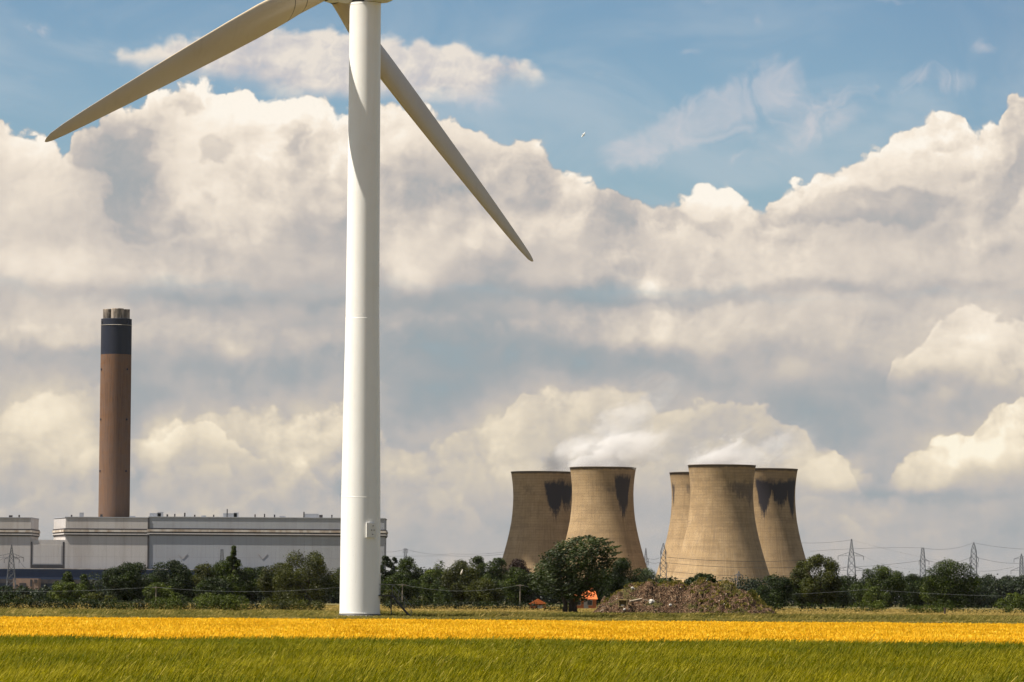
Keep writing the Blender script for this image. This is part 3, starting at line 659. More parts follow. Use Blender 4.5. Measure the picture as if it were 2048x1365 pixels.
# ---------------------------------------------------------------- cooling towers
def ct_mat(name, stains, seed, tone=1.0):
    """concrete shell; stains: (bearing from the camera side in degrees, half width in degrees, top z, depth, strength)"""
    m, g, out = mat(name); co = objco(g); x, y, z = sep(g, co)
    th = g.m('ARCTAN2', x, y * -1.0)                    # 0 towards the field, + to the right
    hz = z; gx = g.m('FRACT', th * (112 / (2 * math.pi))); gy = g.m('FRACT', z * (1 / 2.35))
    lx = g.step((gx - .5) * (gx - .5), .17, .24); ly = g.step((gy - .5) * (gy - .5), .15, .235)
    up = g.step(z, 30, 95, .55, 1)
    fr = g.noise(g.xyz(th * 16.0, z * .028, seed), 1.5, 5, .62, dim='3D'); fl_ = g.noise(g.xyz(th * 2.0, z * .05, seed + 7), 1.3, 5, .6, dim='3D')
    base = (.35 * tone, .245 * tone, .135 * tone, 1); dk = (.22 * tone, .152 * tone, .088 * tone, 1); lt = (.44 * tone, .315 * tone, .18 * tone, 1)
    hb = g.noise(g.xyz(th * .6, z * .16, seed + 1), 1.4, 4, .6, dim='3D')
    col = g.mix(g.step(fr, .40, .70, 0, .55), base, dk); col = g.mix(g.step(hb, .42, .62, 0, .55), col, dk); col = g.mix(g.step(fl_, .45, .7, 0, .6), col, lt)
    low = g.step(z, 70, 15, 0, 1); st2 = g.noise(g.xyz(th * 38.0, z * .008, seed), 1.0, 3, .6, dim='3D')
    col = g.mix(low * g.step(st2, .50, .66, 0, .5), col, (.48 * tone, .36 * tone, .22 * tone, 1))
    cell = g.noise(g.xyz(g.m('FLOOR', th * (112 / (2 * math.pi))), g.m('FLOOR', z * (1 / 2.35)), seed), 7.31, 0, .5, dim='3D')
    col = g.mix((cell - .5) * .55 + .12, col, dk)
    col = g.mix(g.m('MAXIMUM', lx * .55, ly * .62) * up * g.step(fl_, .35, .65, .25, .75), col, (.085, .06, .045, 1))
    # soot washed down from the rim
    drip = g.noise(g.xyz(th * 34.0, z * .02, seed + 3), 1.6, 5, .7, dim='3D'); blot = g.noise(g.xyz(th * 4.0, z * .09, seed + 5), 1.6, 4, .6, dim='3D')
    tot = None
    for (b, hw, zt, dep, sg) in stains:
        q = (th - R(b)) * (1 / R(hw)); q2 = q * q
        bot = (1.0 - q2) * dep + (drip - .5) * 30 + (blot - .5) * 12 - (zt - z)
        edge_ = g.step(bot + (cell - .5) * 5, -3.0, 5.0) * g.step(z + (blot - .5) * 12, zt + 3, zt - 3) * g.step(q2, 1.5, .6)
        e = edge_ * sg
        tot = e if tot is None else g.m('MAXIMUM', tot, e)
    long = g.step(drip, .60, .70) * g.step(z, 62, 90) * g.step(z, 110, 98) * .55      # thin runs all round
    tot = g.m('MAXIMUM', tot, long * .8)
    col = g.mix(tot, col, (.035, .030, .036, 1))
    rim = g.step(z + (blot - .5) * 2.5, 112.0, 113.4)
    col = g.mix(rim * .8, col, (.05, .045, .045, 1))
    principled(g, out, col, .92, .12); return m
PROF = [(46.5, 7), (43.4, 14), (40.6, 22), (37.9, 30), (35.4, 38), (33.1, 46), (31.0, 54), (29.2, 62), (27.7, 70), (26.75, 78), (26.2, 86), (26.05, 93), (26.3, 100), (26.9, 106), (27.6, 111), (28.1, 114)]
m_leg = simple('tower_leg_concrete', (.34, .29, .22), (.26, .22, .17), .4, .9)
CT = [(1085.5, 3762, [(24, 23, 106, 31, 1.0), (54, 28, 104, 22, 1.0), (-30, 14, 100, 3, .5)], 'furthest left tan cooling tower, shaded, with a heart-shaped soot stain', 2),
      (1205.5, 3625, [(40, 21, 107, 34, .95), (20, 20, 98, 6, .45), (-12, 12, 100, 3, .35)], 'sunlit cooling tower behind the windswept tree, soot wedge on its right shoulder', 11),
      (1402.8, 3751, [(-72, 8, 104, 20, .8), (-28, 6, 103, 7, .6)], 'pale cooling tower mostly hidden behind the left edge of a nearer one', 23),
      (1443.5, 3543, [(38, 30, 99, 12, .62), (60, 20, 100, 18, .6), (8, 14, 97, 4, .35)], 'nearest and widest cooling tower of the right-hand cluster, lightly streaked below the rim', 37),
      (1529.0, 3634, [(-4, 17, 105, 30, 1.0), (30, 26, 104, 22, 1.0), (58, 18, 105, 30, 1.0)], 'furthest right cooling tower with a broad black soot band under its rim', 51)]
ctroots = []
for px, Y, stains, label, seed in CT:
    r = empty('cooling_tower', (xat(px, Y, 1000), Y, 0)); tag(r, label, 'cooling tower', 'concrete cooling towers of the power station')
    inner = [(a - .6, z) for a, z in reversed(PROF) if z > 60]
    MB().lathe(PROF + [(28.35, 114.0), (28.35, 114.7), (27.3, 114.7)] + inner, 144).build('shell', ct_mat('tower_concrete', stains, seed), r)
    lg = MB(); nl = 36
    for k in range(nl):
        a = 2 * math.pi * k / nl; b = 2 * math.pi * (k + .5) / nl; c = 2 * math.pi * (k + 1) / nl
        t = (46.3 * math.cos(b), 46.3 * math.sin(b), 7.3)
        lg.bar((48.5 * math.cos(a), 48.5 * math.sin(a), 0), t, .45, 4); lg.bar((48.5 * math.cos(c), 48.5 * math.sin(c), 0), t, .45, 4)
    tag(lg.build('leg_ring', m_leg, r), kind='stuff')
    MB().lathe([(50, 0), (50, 1.6), (49, 1.6), (49, 0)], 72).build('basin_wall', m_leg, r)
    ctroots.append(r)

# steam drifting off the towers
def steam(idx, label, length, rise, dens, r0, r1, seed, spill, dx=0.0, thr=.0):
    r = ctroots[idx]; cx, cy, _ = r.location
    m, g, out = mat('steam'); co = objco(g); x, y, z = sep(g, co)
    # local frame: origin at the rim centre; plume axis runs along +x and up
    t = (x + 24.0) * (1 / length)                        # 0 at the windward rim .. 1 at the far end
    tc_ = t.max(0.0).min(1.3)
    axis_z = g.m('POWER', tc_, 1.0) * rise + 1.0
    rad = tc_ * (r1 - r0) + r0
    dz = (z - axis_z) * 1.0; flat = g.step(z, -2, 10, 1.0, 1.0)
    d = g.m('SQRT', dz * dz * 1.0 + y * y * .55) / rad
    big = g.noise(g.xyz(x * .8 - z * .5, y, z * 1.1 + seed * 31.0), 1 / 26, 6, .66, .35, dim='3D')
    fall = g.m('POWER', 0.3679, tc_ * 2.2)
    f = 1.0 - d + (big - .49) * 5.2 - tc_ * .35 - thr
    dn = g.step(f, 0, .8) * fall * g.step(t, -.04, .10) * g.step(t, 1.05, .6) * dens
    p = g.new('ShaderNodeVolumePrincipled'); p.inputs['Color'].default_value = (.90, .89, .89, 1); p.inputs['Anisotropy'].default_value = .0; p.inputs['Emission Strength'].default_value = 0.0
    g.put(p.inputs['Density'], dn); g.nt.links.new(p.outputs[0], out.inputs['Volume'])
    secs = []
    for i in range(9):
        s_ = i / 8; xx = -30 + s_ * (length + 14); tt = max(0, (xx + 24) / length); rr = (r0 + (r1 - r0) * tt) * 1.45; zz = rise * tt + 1
        secs.append([Vector((xx, rr * 1.35 * math.cos(a), max(zz + rr * math.sin(a), (-spill if xx < 34 else -100)))) for a in [k * 2 * math.pi / 16 for k in range(16)]])
    v, f_ = loft(secs); o = MB().add(v, f_).build('steam_plume', m)
    o.location = (cx + dx, cy, 114.9 if spill <= 0 else 114.9)
    tag(o, label, 'steam', 'steam plumes off the cooling towers', 'stuff'); return o
steam(0, 'thin white steam rising to the right off the furthest left cooling tower', 128, 80, .075, 12, 32, 1, .2, dx=26)
steam(1, 'dense white steam billowing off the sunlit cooling tower behind the tree', 98, 28, .22, 13, 23, 2, .2, dx=-4)
steam(3, 'white steam streaming right off the nearest cooling tower of the right cluster', 108, 26, .17, 11, 19, 3, .2, dx=-4)
steam(4, 'faint steam over the furthest right cooling tower', 84, 20, .07, 9, 16, 6, .2, dx=-4)

# ---------------------------------------------------------------- pylons and lines
m_lat = simple('pylon_steel', (.10, .11, .125), (.07, .075, .09), .3, .6, .4, .3)
m_wire = simple('wire', (.06, .065, .075), (.05, .05, .06), .3, .6)
def pylon(px, D, ytop, ybase_w, waist, top_w, arms, label, peak=True, thick=.22, ny=9, flat=False, closed=0):
    """lattice mast; arms: (photo y, left px, right px, root rise)"""
    X0 = xat(px, D, 1150); r = empty('electricity_pylon', (X0, D, 0)); tag(r, label, 'pylon', 'electricity pylons on the skyline')
    H = zat(px, ytop, D); k = D / F
    hb, hw_, ht = ybase_w * k / 2, waist[1] * k / 2, top_w * k / 2
    zw = zat(px, waist[0], D)
    def half(z):
        if z < zw: return hb + (hw_ - hb) * z / zw
        return hw_ + (ht - hw_) * (z - zw) / max(H - zw, .1)
    lv = [0]; z = 0
    while z < H - .6:
        z += max(half(z) * 1.9, 1.8); lv.append(min(z, H))
    if lv[-1] < H: lv.append(H)
    b = MB()
    for a, c in zip(lv[:-1], lv[1:]):
        ha, hc = half(a), half(c)
        ca = [(s * ha, t * ha, a) for s, t in ((-1, -1), (1, -1), (1, 1), (-1, 1))]; cc = [(s * hc, t * hc, c) for s, t in ((-1, -1), (1, -1), (1, 1), (-1, 1))]
        for i in range(4):
            j = (i + 1) % 4; b.bar(ca[i], cc[i], thick, 3, caps=False)
            b.bar(ca[i], cc[j], thick * .6, 3, caps=False); b.bar(ca[j], cc[i], thick * .6, 3, caps=False); b.bar(cc[i], cc[j], thick * .6, 3, caps=False)
    b.build('mast', m_lat, r)
    tips = []
    for (ya, xl, xr) in arms:
        za = zat(px, ya, D); h = half(za)
        for xe in (xl, xr):
            if xe is None: continue
            ex = (xe - px) * k; s = 1 if ex > 0 else -1; ab = MB(); tip = (ex, 0, za - .2)
            up = za + min(2.6, abs(ex) * .3)
            for t in (-1, 1):
                ab.bar((s * h, t * h, za), tip, thick * .7, 3, caps=False); ab.bar((s * h, t * h, up), tip, thick * .7, 3, caps=False)
            for q in (.3, .6): ab.bar((s * h + (ex - s * h) * q, 0, za), (s * h + (ex - s * h) * q, 0, up + (za - up) * q), thick * .5, 3, caps=False)
            arm = ab.build('cross_arm', m_lat, r)
            MB().bar(tip, (ex, 0, za - 3.2), thick * .9, 5).build('insulator', m_lat, arm)
            tips.append((X0 + ex, D, za - 3.2))
    return H
pylon(1703, 3300, 1079, 24, (1125, 13), 1.5, [(1112, 1676, 1727), (1141, 1668, 1737)], 'tallest pylon right of the cooling towers, two wide pairs of arms')
pylon(1845.5, 3350, 1096, 13.5, (1120, 9), 4.5, [(1122, 1838, 1858)], 'slim flat-topped pylon between the two round-crowned trees on the right')
pylon(1947.5, 3350, 1085, 15, (1100, 10), .8, [(1116, 1939, 1957), (1127, 1939, 1956)], 'dense pointed pylon seen end-on above the right-hand wood')
pylon(2043, 3500, 1108, 10, (1120, 6), 1, [(1118, 2028, 2058), (1141, 2022, 2064)], 'pylon cut by the right edge of the photo, thin with wide arms')
pylon(22.5, 3100, 1090, 22, (1114, 8), 1, [(1115, -20, 47), (1118, 8, 38)], 'dark pylon in front of the pale hall at the far left')
pylon(443.5, 3300, 1099, 9, (1120, 6.5), 4.5, [], 'short flat-topped pylon in front of the hall beside the spiky tree')
pylon(810.5, 3400, 1098, 8, (1110, 5), 3, [(1099, 806, 815)], 'small pylon poking over the trees right of the turbine')
pylon(1291.5, 3700, 1097, 9, (1115, 5), .8, [(1118, 1287, 1297), (1124, 1287, 1297)], 'thin bluish pylon in the gap between the two tower clusters')
pylon(1326.5, 3000, 1087, 17, (1101, 9), 1.2, [(1102, 1321, 1332), (1127, 1319, 1334)], 'heavy lattice pylon against the left foot of the hidden cooling tower')
pylon(1477.5, 2600, 1143, 9, (1152, 5), .8, [(1150, 1470, 1485), (1160, 1466, 1490)], 'small pylon standing in front of the nearest cooling tower')
m_wire_r = .10
def wire(name, pts, D, label, group, r=.05, n=12, m=None):
    """cables hung between photo points (x, y) at depth D; pts is a list of spans ((x0, y0), (x1, y1), sag)"""
    b = MB()
    for (x0, y0), (x1, y1), sag in pts:
        a = at(x0, y0, D if not isinstance(D, tuple) else D[0]); c = at(x1, y1, D if not isinstance(D, tuple) else D[1]); L = []
        for i in range(n + 1):
            t = i / n; p = a.lerp(c, t); p.z -= 4 * sag * t * (1 - t); L.append(p)
        b.tube(L, r, 3)
    o = b.build(name, m or m_wire); tag(o, label, 'power line', group); return o
GW = 'high-voltage lines on the skyline'
wire('power_line', [((1703, 1080), (1947, 1131), 2)], 3300, 'earth wire falling right from the tip of the tallest pylon', GW)
wire('power_line', [((1727, 1113), (1846, 1139), 3)], 3300, 'upper conductor running down right from the tallest pylon', GW)
wire('power_line', [((1737, 1142), (1846, 1143), 5)], 3300, 'lower conductor right of the tallest pylon', GW)
wire('power_line', [((1620, 1103), (1845.5, 1096), -1), ((1845.5, 1096), (1947, 1086), 3)], 3380, 'earth wire between the flat-topped and the pointed pylon', GW, .10)
wire('power_line', [((1620, 1134), (1838, 1122), 2), ((1858, 1122), (1939, 1116), 3)], 3380, 'double conductor rising right to the pointed pylon', GW, .12)
wire('power_line', [((1957, 1116), (2060, 1126), 2)], 3400, 'conductor from the pointed pylon to the right edge', GW, .12)
wire('power_line', [((1947, 1086), (2060, 1099), 1)], 3400, 'earth wire from the pointed pylon to the right edge', GW, .10)
wire('power_line', [((1957, 1143), (2028, 1134), 1)], 3400, 'low conductor sagging above the right-hand wood', GW, .10)
wire('power_line', [((1600, 1086), (1703, 1080), 1)], 3300, 'earth wire from the cooling towers to the tallest pylon', GW, .10)
wire('power_line', [((1668, 1142), (1620, 1150), 2)], 3300, 'conductor leaving the tallest pylon to the left', GW, .12)
wire('power_line', [((1297, 1117), (1319, 1116), 1)], 3300, 'upper conductor between the two pylons in the gap', GW, .12)
wire('power_line', [((1297, 1124), (1319, 1125), 1)], 3300, 'lower conductor between the two pylons in the gap', GW, .12)
wire('power_line', [((1334, 1115), (1620, 1120), 2)], (2950, 3250), 'highest line crossing the faces of the right-hand cooling towers', GW, .14)
wire('power_line', [((1334, 1126), (1620, 1134), 2)], (2950, 3250), 'second line crossing the faces of the right-hand cooling towers', GW, .14)
wire('power_line', [((1334, 1143), (1600, 1150), 2)], (2950, 3250), 'third line crossing the faces of the right-hand cooling towers', GW, .12)
wire('power_line', [((1334, 1154), (1466, 1160), 1), ((1490, 1160), (1600, 1161), 1)], (2700, 2600), 'lowest line low across the cooling tower feet', GW, .12)
wire('power_line', [((770, 1104), (810, 1098), 1), ((810, 1098), (905, 1108), 2), ((905, 1108), (1012, 1104), 1)], 3400, 'earth wire over the trees right of the turbine', GW, .10)
wire('power_line', [((770, 1113), (900, 1112), 0), ((900, 1112), (1012, 1108), 1)], 3400, 'second faint wire over the trees right of the turbine', GW, .10)
wire('power_line', [((-20, 1117), (8, 1116), 2), ((38, 1119), (52, 1137), 1)], 3090, 'wires at the dark pylon in front of the hall', GW, .12)
# wooden poles with one light line
m_pole = simple('weathered_pole', (.22, .19, .15), (.15, .13, .10), 3, .9)
YP = 985.0
poles = [(311.7, 1173, 'thin wooden pole in front of the small light green tree at left'), (804.5, 1168, 'wooden pole with a crossarm behind the turbine stair'),
         (1040, 1169, 'wooden pole just left of the orange roofs'), (1739, 1178, 'wooden pole in front of the round trees on the right')]
for px, yt, lab in poles:
    r = empty('utility_pole', (xat(px, YP), YP, 0)); tag(r, lab, 'pole', 'wooden poles along the tree line')
    H = zat(px, yt, YP); MB().bar((0, 0, 0), (0, 0, H), .15, 8, .10).build('post', m_pole, r); MB().box(-.9, .9, -.25, -.13, H - .35, H - .2).build('crossarm', m_pole, r)
m_lw = simple('aluminium_wire', (.30, .32, .34), (.22, .24, .26), 2, .5, metal=.3)
GP = 'thin lines strung between the wooden poles'
wire('overhead_wire', [((-20, 1182), (311, 1174), .5)], YP, 'thin wire left of the left-hand wooden pole', GP, .022, m=m_lw)
wire('overhead_wire', [((313, 1175), (680, 1175), 1.0)], YP, 'thin wire between the left-hand pole and the turbine', GP, .022, m=m_lw)
wire('overhead_wire', [((762, 1168), (804, 1169), .2), ((804, 1169), (1040, 1170), 1.5)], YP, 'thin wire between the turbine and the pole by the orange roofs', GP, .022, m=m_lw)
wire('overhead_wire', [((1040, 1170), (1180, 1186), .6)], YP, 'thin wire passing behind the windswept tree', GP, .022, m=m_lw)
wire('overhead_wire', [((1520, 1191), (1737, 1179), .2)], YP, 'thin wire rising to the right-hand wooden pole', GP, .022, m=m_lw)
wire('overhead_wire', [((1740, 1179), (2070, 1193), .4)], YP, 'thin wire falling away from the right-hand wooden pole', GP, .022, m=m_lw)

# ---------------------------------------------------------------- trees and hedges
F_ = {
 'dark': foliage('dark_leaf', (.005, .009, .002), (.019, .033, .004), (.060, .085, .009)),
 'mid': foliage('mid_leaf', (.008, .014, .003), (.040, .060, .006), (.12, .145, .014)),
 'olive': foliage('olive_leaf', (.012, .015, .003), (.055, .062, .007), (.135, .140, .018)),
 'light': foliage('light_leaf', (.018, .028, .004), (.072, .096, .009), (.17, .20, .022)),
 'copper': foliage('copper_leaf', (.014, .008, .006), (.030, .014, .010), (.045, .02, .014)),
 'grey': foliage('grey_leaf', (.040, .055, .028), (.085, .11, .055), (.13, .16, .09)),
 'willow': foliage('willow_leaf', (.009, .016, .004), (.038, .056, .011), (.15, .18, .08), .22),
 'far': foliage('far_leaf', (.010, .016, .008), (.022, .034, .014), (.038, .052, .02)),
}
m_bark = simple('bark', (.060, .048, .036), (.035, .028, .022), 4, .95, stretch=(1, 1, .3))
def crown(name, m, lobes, n, leaf, seed, parent, up=.25, shear=0.0, aspect=1.0, gaps=.0, core=.35):
    """leaf clumps spread through a set of lobes (x, y, z, r, flatten)"""
    rng = np.random.default_rng(seed); L = np.array(lobes); w = L[:, 3] ** 2; w = w / w.sum()
    i = rng.choice(len(L), n, p=w); d = rng.normal(size=(n, 3)); d[:, 2] += up; d /= np.linalg.norm(d, axis=1)[:, None]
    rr = np.where(rng.random(n) < core, rng.uniform(.35, .85, n), rng.normal(.97, .09, n))
    # twiggy outline: a few shoots stand out
    sh = rng.random(n) < .09; rr = np.where(sh, rr + rng.uniform(.05, .34, n), rr)
    c = L[i, :3] + d * (L[i, 3] * rr)[:, None] * np.stack([np.ones(n), np.ones(n), L[i, 4]], 1)
    ph = rng.uniform(0, 6.28, 6); q = c / (leaf * 6)
    nz = (np.sin(q[:, 0] * 1.3 + ph[0] + np.sin(q[:, 2] * 1.7 + ph[1])) + np.sin(q[:, 2] * 1.9 + ph[2] + np.sin(q[:, 1] * 1.4 + ph[3])) + np.sin(q[:, 1] * 1.6 + q[:, 0] * .8 + ph[4])) / 3
    if gaps > 0:
        k = nz > -1 + gaps * 1.2; c, d, nz = c[k], d[k], nz[k]; n = len(c)
    k = c[:, 2] > .1; c, d, nz = c[k], d[k], nz[k]; n = len(c)
    nrm = d * .75 + rng.normal(size=(n, 3)) * .55; nrm[:, 2] += .25; nrm /= np.linalg.norm(nrm, axis=1)[:, None]
    a = np.cross(nrm, rng.normal(size=(n, 3))); a /= np.linalg.norm(a, axis=1)[:, None]; b = np.cross(nrm, a)
    if shear: a = a * .4 + np.array([1.0, 0, .25]) * 1.0; a /= np.linalg.norm(a, axis=1)[:, None]; b = np.cross(nrm, a); b /= np.maximum(np.linalg.norm(b, axis=1), 1e-3)[:, None]
    s = leaf * rng.uniform(.55, 1.25, n); sa = (s * aspect)[:, None]; sb = (s / aspect ** .5)[:, None]
    cup = (nrm * (s * .25)[:, None])
    V_ = np.stack([c - a * sa * .5, c - b * sb * .42 + cup, c + a * sa * .55, c + b * sb * .42 + cup], 1).reshape(-1, 3)
    Fc = np.arange(n * 4).reshape(-1, 4); t = np.clip(.42 + nz * .30 + rng.normal(0, .22, n), 0, 1)
    return npmesh(name, V_, Fc, m, parent, np.repeat(t, 4))
def tree(px, ytop, hw, D, kind, label, seed, cat='tree', name='broadleaf_tree', shape='round', base=None, dens=1.0, gaps=0.0, leafpx=2.5, lobes_n=None, group='trees along the far edge of the field', bark=m_bark):
    k = D / F; X0 = xat(px, D); H = zat(px, ytop, D); W = hw * k; rng = random.Random(seed)
    r = empty(name, (X0, D, 0)); tag(r, label, cat, group); lobes = []
    bush = shape in ('bush', 'hedge'); z0 = 0 if bush else H * (.05 if base is None else base)
    if shape == 'hedge':
        nL = max(6, int(2 * W / (H * .55)))
        for i in range(nL): lobes.append((-W + 2 * W * (i + .5) / nL + rng.uniform(-.2, .2) * H, rng.uniform(-.4, .4), H * rng.uniform(.42, .55), H * rng.uniform(.45, .60), 1.0))
    else:
        nL = lobes_n or 20; zc = (z0 + H) / 2; rz_ = (H - z0) / 2; R_ = min(W, rz_)
        for i in range(nL):
            a = rng.uniform(0, 6.283); t = (i + .5) / nL; zz = t * 2 - 1
            prof_ = math.sqrt(max(0, 1 - (abs(zz) ** (4.0 if zz < 0 else 2.6)))) if shape != 'spire' else (1 - t) * .9 + .12
            rl_ = R_ * rng.uniform(.28, .46) * (1 if shape != 'spire' else .8)
            rad = max(0, W * prof_ - rl_ * .55) * math.sqrt(rng.uniform(.5, 1))
            lobes.append((rad * math.cos(a), rad * math.sin(a) * .8, min(zc + zz * (rz_ - rl_ * .55), H - rl_ * .85), rl_, rng.uniform(.75, .95)))
        for s in (-1, 1): lobes.append((s * (W - R_ * .28), rng.uniform(-.2, .2) * W, zc + rng.uniform(-.25, .15) * rz_, R_ * .36, .9))
        lobes.append((rng.uniform(-.2, .2) * W, 0, H - R_ * .27, R_ * .30, .9))
        if gaps < .3: lobes.append((0, 0, zc - rz_ * .1, R_ * .62, min(1.3, rz_ / R_)))
    area = 2 * hw * (1200 - ytop + 8)
    n = int(min(20000, max(900, area * 1.9 * dens)) / (leafpx / 2.5) ** 1.6)
    crown('crown', F_[kind], lobes, n, leafpx * k, seed, r, gaps=gaps)
    if not bush:
        tr = max(.12, H * .022); b = MB(); lean = rng.uniform(-.03, .03) * H
        b.tube([(0, 0, -.1), (lean * .3, 0, H * .2), (lean * .7, 0, H * .45), (lean, 0, H * .7)], [tr * 1.3, tr, tr * .75, tr * .3], 7)
        for l in lobes[:9]:
            zb = H * rng.uniform(.22, .5); b.tube([(lean * .6, 0, zb), ((lean * .6 + l[0]) / 2, l[1] / 2, (zb + l[2]) / 2 + H * .02), (l[0], l[1], l[2] + l[3] * .3)], [tr * .5, tr * .32, tr * .1], 5)
        b.build('trunk', bark, r)
    return r
T = [
 # px, top, half width, depth, leaf, label, extra
 (20, 1186, 34, 985, 'dark', 'low dark bushy tree second from the left edge, in front of the wood', {}),
 (48, 1190, 22, 960, 'olive', 'small olive bush beside the low dark tree at far left', {'shape': 'bush', 'name': 'bush', 'cat': 'bush'}),
 (-6, 1176, 34, 1250, 'dark', 'dark tree cut by the left edge of the photo', {}),
 (134, 1144, 27, 1330, 'mid', 'left one of the twin-peaked trees before the navy base of the hall', {'shape': 'spire'}),
 (168, 1149, 22, 1320, 'mid', 'right one of the twin-peaked trees before the navy base of the hall', {'shape': 'spire'}),
 (137, 1165, 42, 1120, 'light', 'rounded light olive tree below the twin-peaked pair', {}),
 (196, 1186, 36, 1050, 'olive', 'low yellowish-olive tree left of the big dark tree', {}),
 (96, 1190, 24, 1180, 'dark', 'short dark tree between the light olive tree and the left wood', {}),
 (262, 1126, 56, 1150, 'dark', 'big dark round tree hiding the hall left of its dark corner strip', {'dens': 1.2}),
 (338, 1121, 44, 1230, 'dark', 'dark domed tree against the hall, right of the corner strip', {'dens': 1.2}),
 (371, 1150, 22, 1240, 'dark', 'dark shoulder tree leaning on the domed tree before the hall', {}),
 (316, 1165, 30, 1030, 'light', 'small light green round tree behind the left-hand wooden pole', {}),
 (355, 1186, 24, 1030, 'mid', 'low green tree right of the small light one', {}),
 (408, 1128, 30, 1240, 'olive', 'loose olive tree left of the spiky tree', {'gaps': .25}),
 (425, 1156, 38, 1090, 'dark', 'dark low tree in front of the spiky tree', {}),
 (466, 1120, 46, 1160, 'mid', 'green tree with a spiky leader standing up against the hall', {'dens': 1.1}),
 (503, 1136, 40, 1180, 'dark', 'dark tree between the spiky tree and the big brown-green one', {}),
 (520, 1134, 24, 1900, 'far', 'hazy far tree just right of the spiky tree', {}),
 (432, 1189, 44, 985, 'light', 'bright light green bush spreading at the foot of the spiky tree', {'shape': 'bush', 'name': 'bush', 'cat': 'bush'}),
 (412, 1186, 24, 980, 'light', 'smaller light green bush left of the bright spreading one', {'shape': 'bush', 'name': 'bush', 'cat': 'bush'}),
 (618, 1104, 70, 1080, 'olive', 'largest brown-green tree, broad and dense, left of the turbine tower', {'dens': 1.3}),
 (566, 1126, 48, 1100, 'olive', 'lower left half of the brown-green clump left of the turbine', {}),
 (690, 1132, 30, 1200, 'dark', 'dark tree half hidden by the left side of the turbine tower', {}),
 (770, 1112, 16, 1280, 'dark', 'narrow dark tree touching the right side of the turbine tower', {'base': .05}),
 (787, 1115, 12, 1500, 'far', 'small far tree crown beside the narrow dark one', {}),
 (815, 1116, 28, 1220, 'mid', 'tall green tree with layered foliage under the small pylon', {'dens': 1.1}),
 (800, 1146, 38, 1160, 'mid', 'broad layered tree behind the turbine stair', {}),
 (869, 1118, 27, 1230, 'light', 'open airy green tree showing sky through its crown', {'gaps': .42, 'lobes_n': 20}),
 (850, 1150, 34, 1180, 'mid', 'leafy lower tree beneath the airy one', {}),
 (785, 1180, 28, 1000, 'olive', 'yellow-olive bush right behind the turbine stair', {'shape': 'bush', 'name': 'bush', 'cat': 'bush'}),
 (838, 1192, 22, 1000, 'olive', 'low olive bush right of the stair bush', {'shape': 'bush', 'name': 'bush', 'cat': 'bush'}),
 (884, 1176, 20, 1100, 'mid', 'small green tree left of the round dark olive one', {}),
 (922, 1122, 38, 1150, 'olive', 'brownish tree with a pale snapped branch', {'dens': 1.1}),
 (957, 1113, 26, 1330, 'mid', 'tall rounded green tree behind the brownish one', {}),
 (996, 1117, 30, 1270, 'mid', 'bright green tree at the foot of the left cooling tower', {}),
 (1036, 1119, 28, 1320, 'copper', 'dark copper-red tree before the shaded cooling tower', {'dens': 1.3}),
 (968, 1157, 38, 1040, 'olive', 'dark round olive tree low in the middle of the tree line', {'base': .03, 'dens': 1.1}),
 (1036, 1136, 36, 1170, 'mid', 'green tree left of the windswept one, behind the wooden pole', {}),
 (1247, 1117, 42, 1000, 'dark', 'dense dark tree right behind the windswept tree', {'dens': 1.2}),
 (1200, 1140, 34, 1010, 'dark', 'dark tree filling the space behind the windswept crown', {}),
 (1296, 1138, 26, 1700, 'grey', 'pale grey-green tree in the gap between the tower clusters', {}),
 (1324, 1158, 20, 1500, 'mid', 'low green tree at the left end of the mound top', {}),
 (1550, 1150, 36, 900, 'dark', 'dark leafy tree just right of the mound', {'base': .03, 'dens': 1.1}),
 (1515, 1176, 24, 980, 'dark', 'low dark tree behind the right slope of the mound', {'base': .03}),
 (1604, 1122, 24, 1060, 'olive', 'small open crown left of the airy oak', {'gaps': .3, 'base': .2}),
 (1642, 1110, 38, 1050, 'olive', 'airy oak with bare limbs against the right cooling tower foot', {'gaps': .45, 'base': .12, 'lobes_n': 34, 'dens': 1.3}),
 (1630, 1152, 48, 1060, 'mid', 'full green tree under the airy oak', {'base': .03}),
 (1692, 1152, 50, 1210, 'dark', 'dark flat-topped tree below the tallest pylon', {'base': .03}),
 (1758, 1133, 56, 1010, 'mid', 'big round green tree, left one of the two on the right', {'dens': 1.2, 'base': .05}),
 (1752, 1172, 26, 970, 'light', 'light green lower bough tree behind the right-hand pole', {'base': .03}),
 (1832, 1148, 44, 1120, 'dark', 'dark tree between the two big round trees on the right', {'base': .03}),
 (1903, 1121, 54, 1010, 'mid', 'big round green tree, right one of the two on the right', {'dens': 1.2, 'base': .05}),
 (1872, 1150, 30, 1020, 'light', 'light green left shoulder of the right-hand round tree', {'base': .05}),
 (1975, 1150, 32, 1900, 'far', 'hazy dark tree starting the wood at far right', {'base': .03}),
 (2015, 1152, 30, 1950, 'far', 'hazy dark tree in the middle of the far right wood', {'base': .03}),
 (2052, 1150, 30, 1900, 'far', 'hazy dark tree cut by the right edge', {'base': .03}),
 (1962, 1172, 34, 1500, 'far', 'lower hazy tree in front of the far right wood', {'base': .03}),
 (1886, 1198, 26, 830, 'mid', 'rounded hedge bush poking above the right-hand hedge', {'shape': 'bush', 'name': 'bush', 'cat': 'bush'}),
 (2026, 1186, 38, 830, 'light', 'light green bush mass at the right edge above the hedge', {'shape': 'bush', 'name': 'bush', 'cat': 'bush'}),
 (1752, 1210, 28, 0, 'mid', '', None),
]
si = 100
for px, yt, hw, D, kd, lab, ex in T:
    if ex is None: continue
    si += 1; tree(px, yt, hw, D, kd, lab, si, **ex)
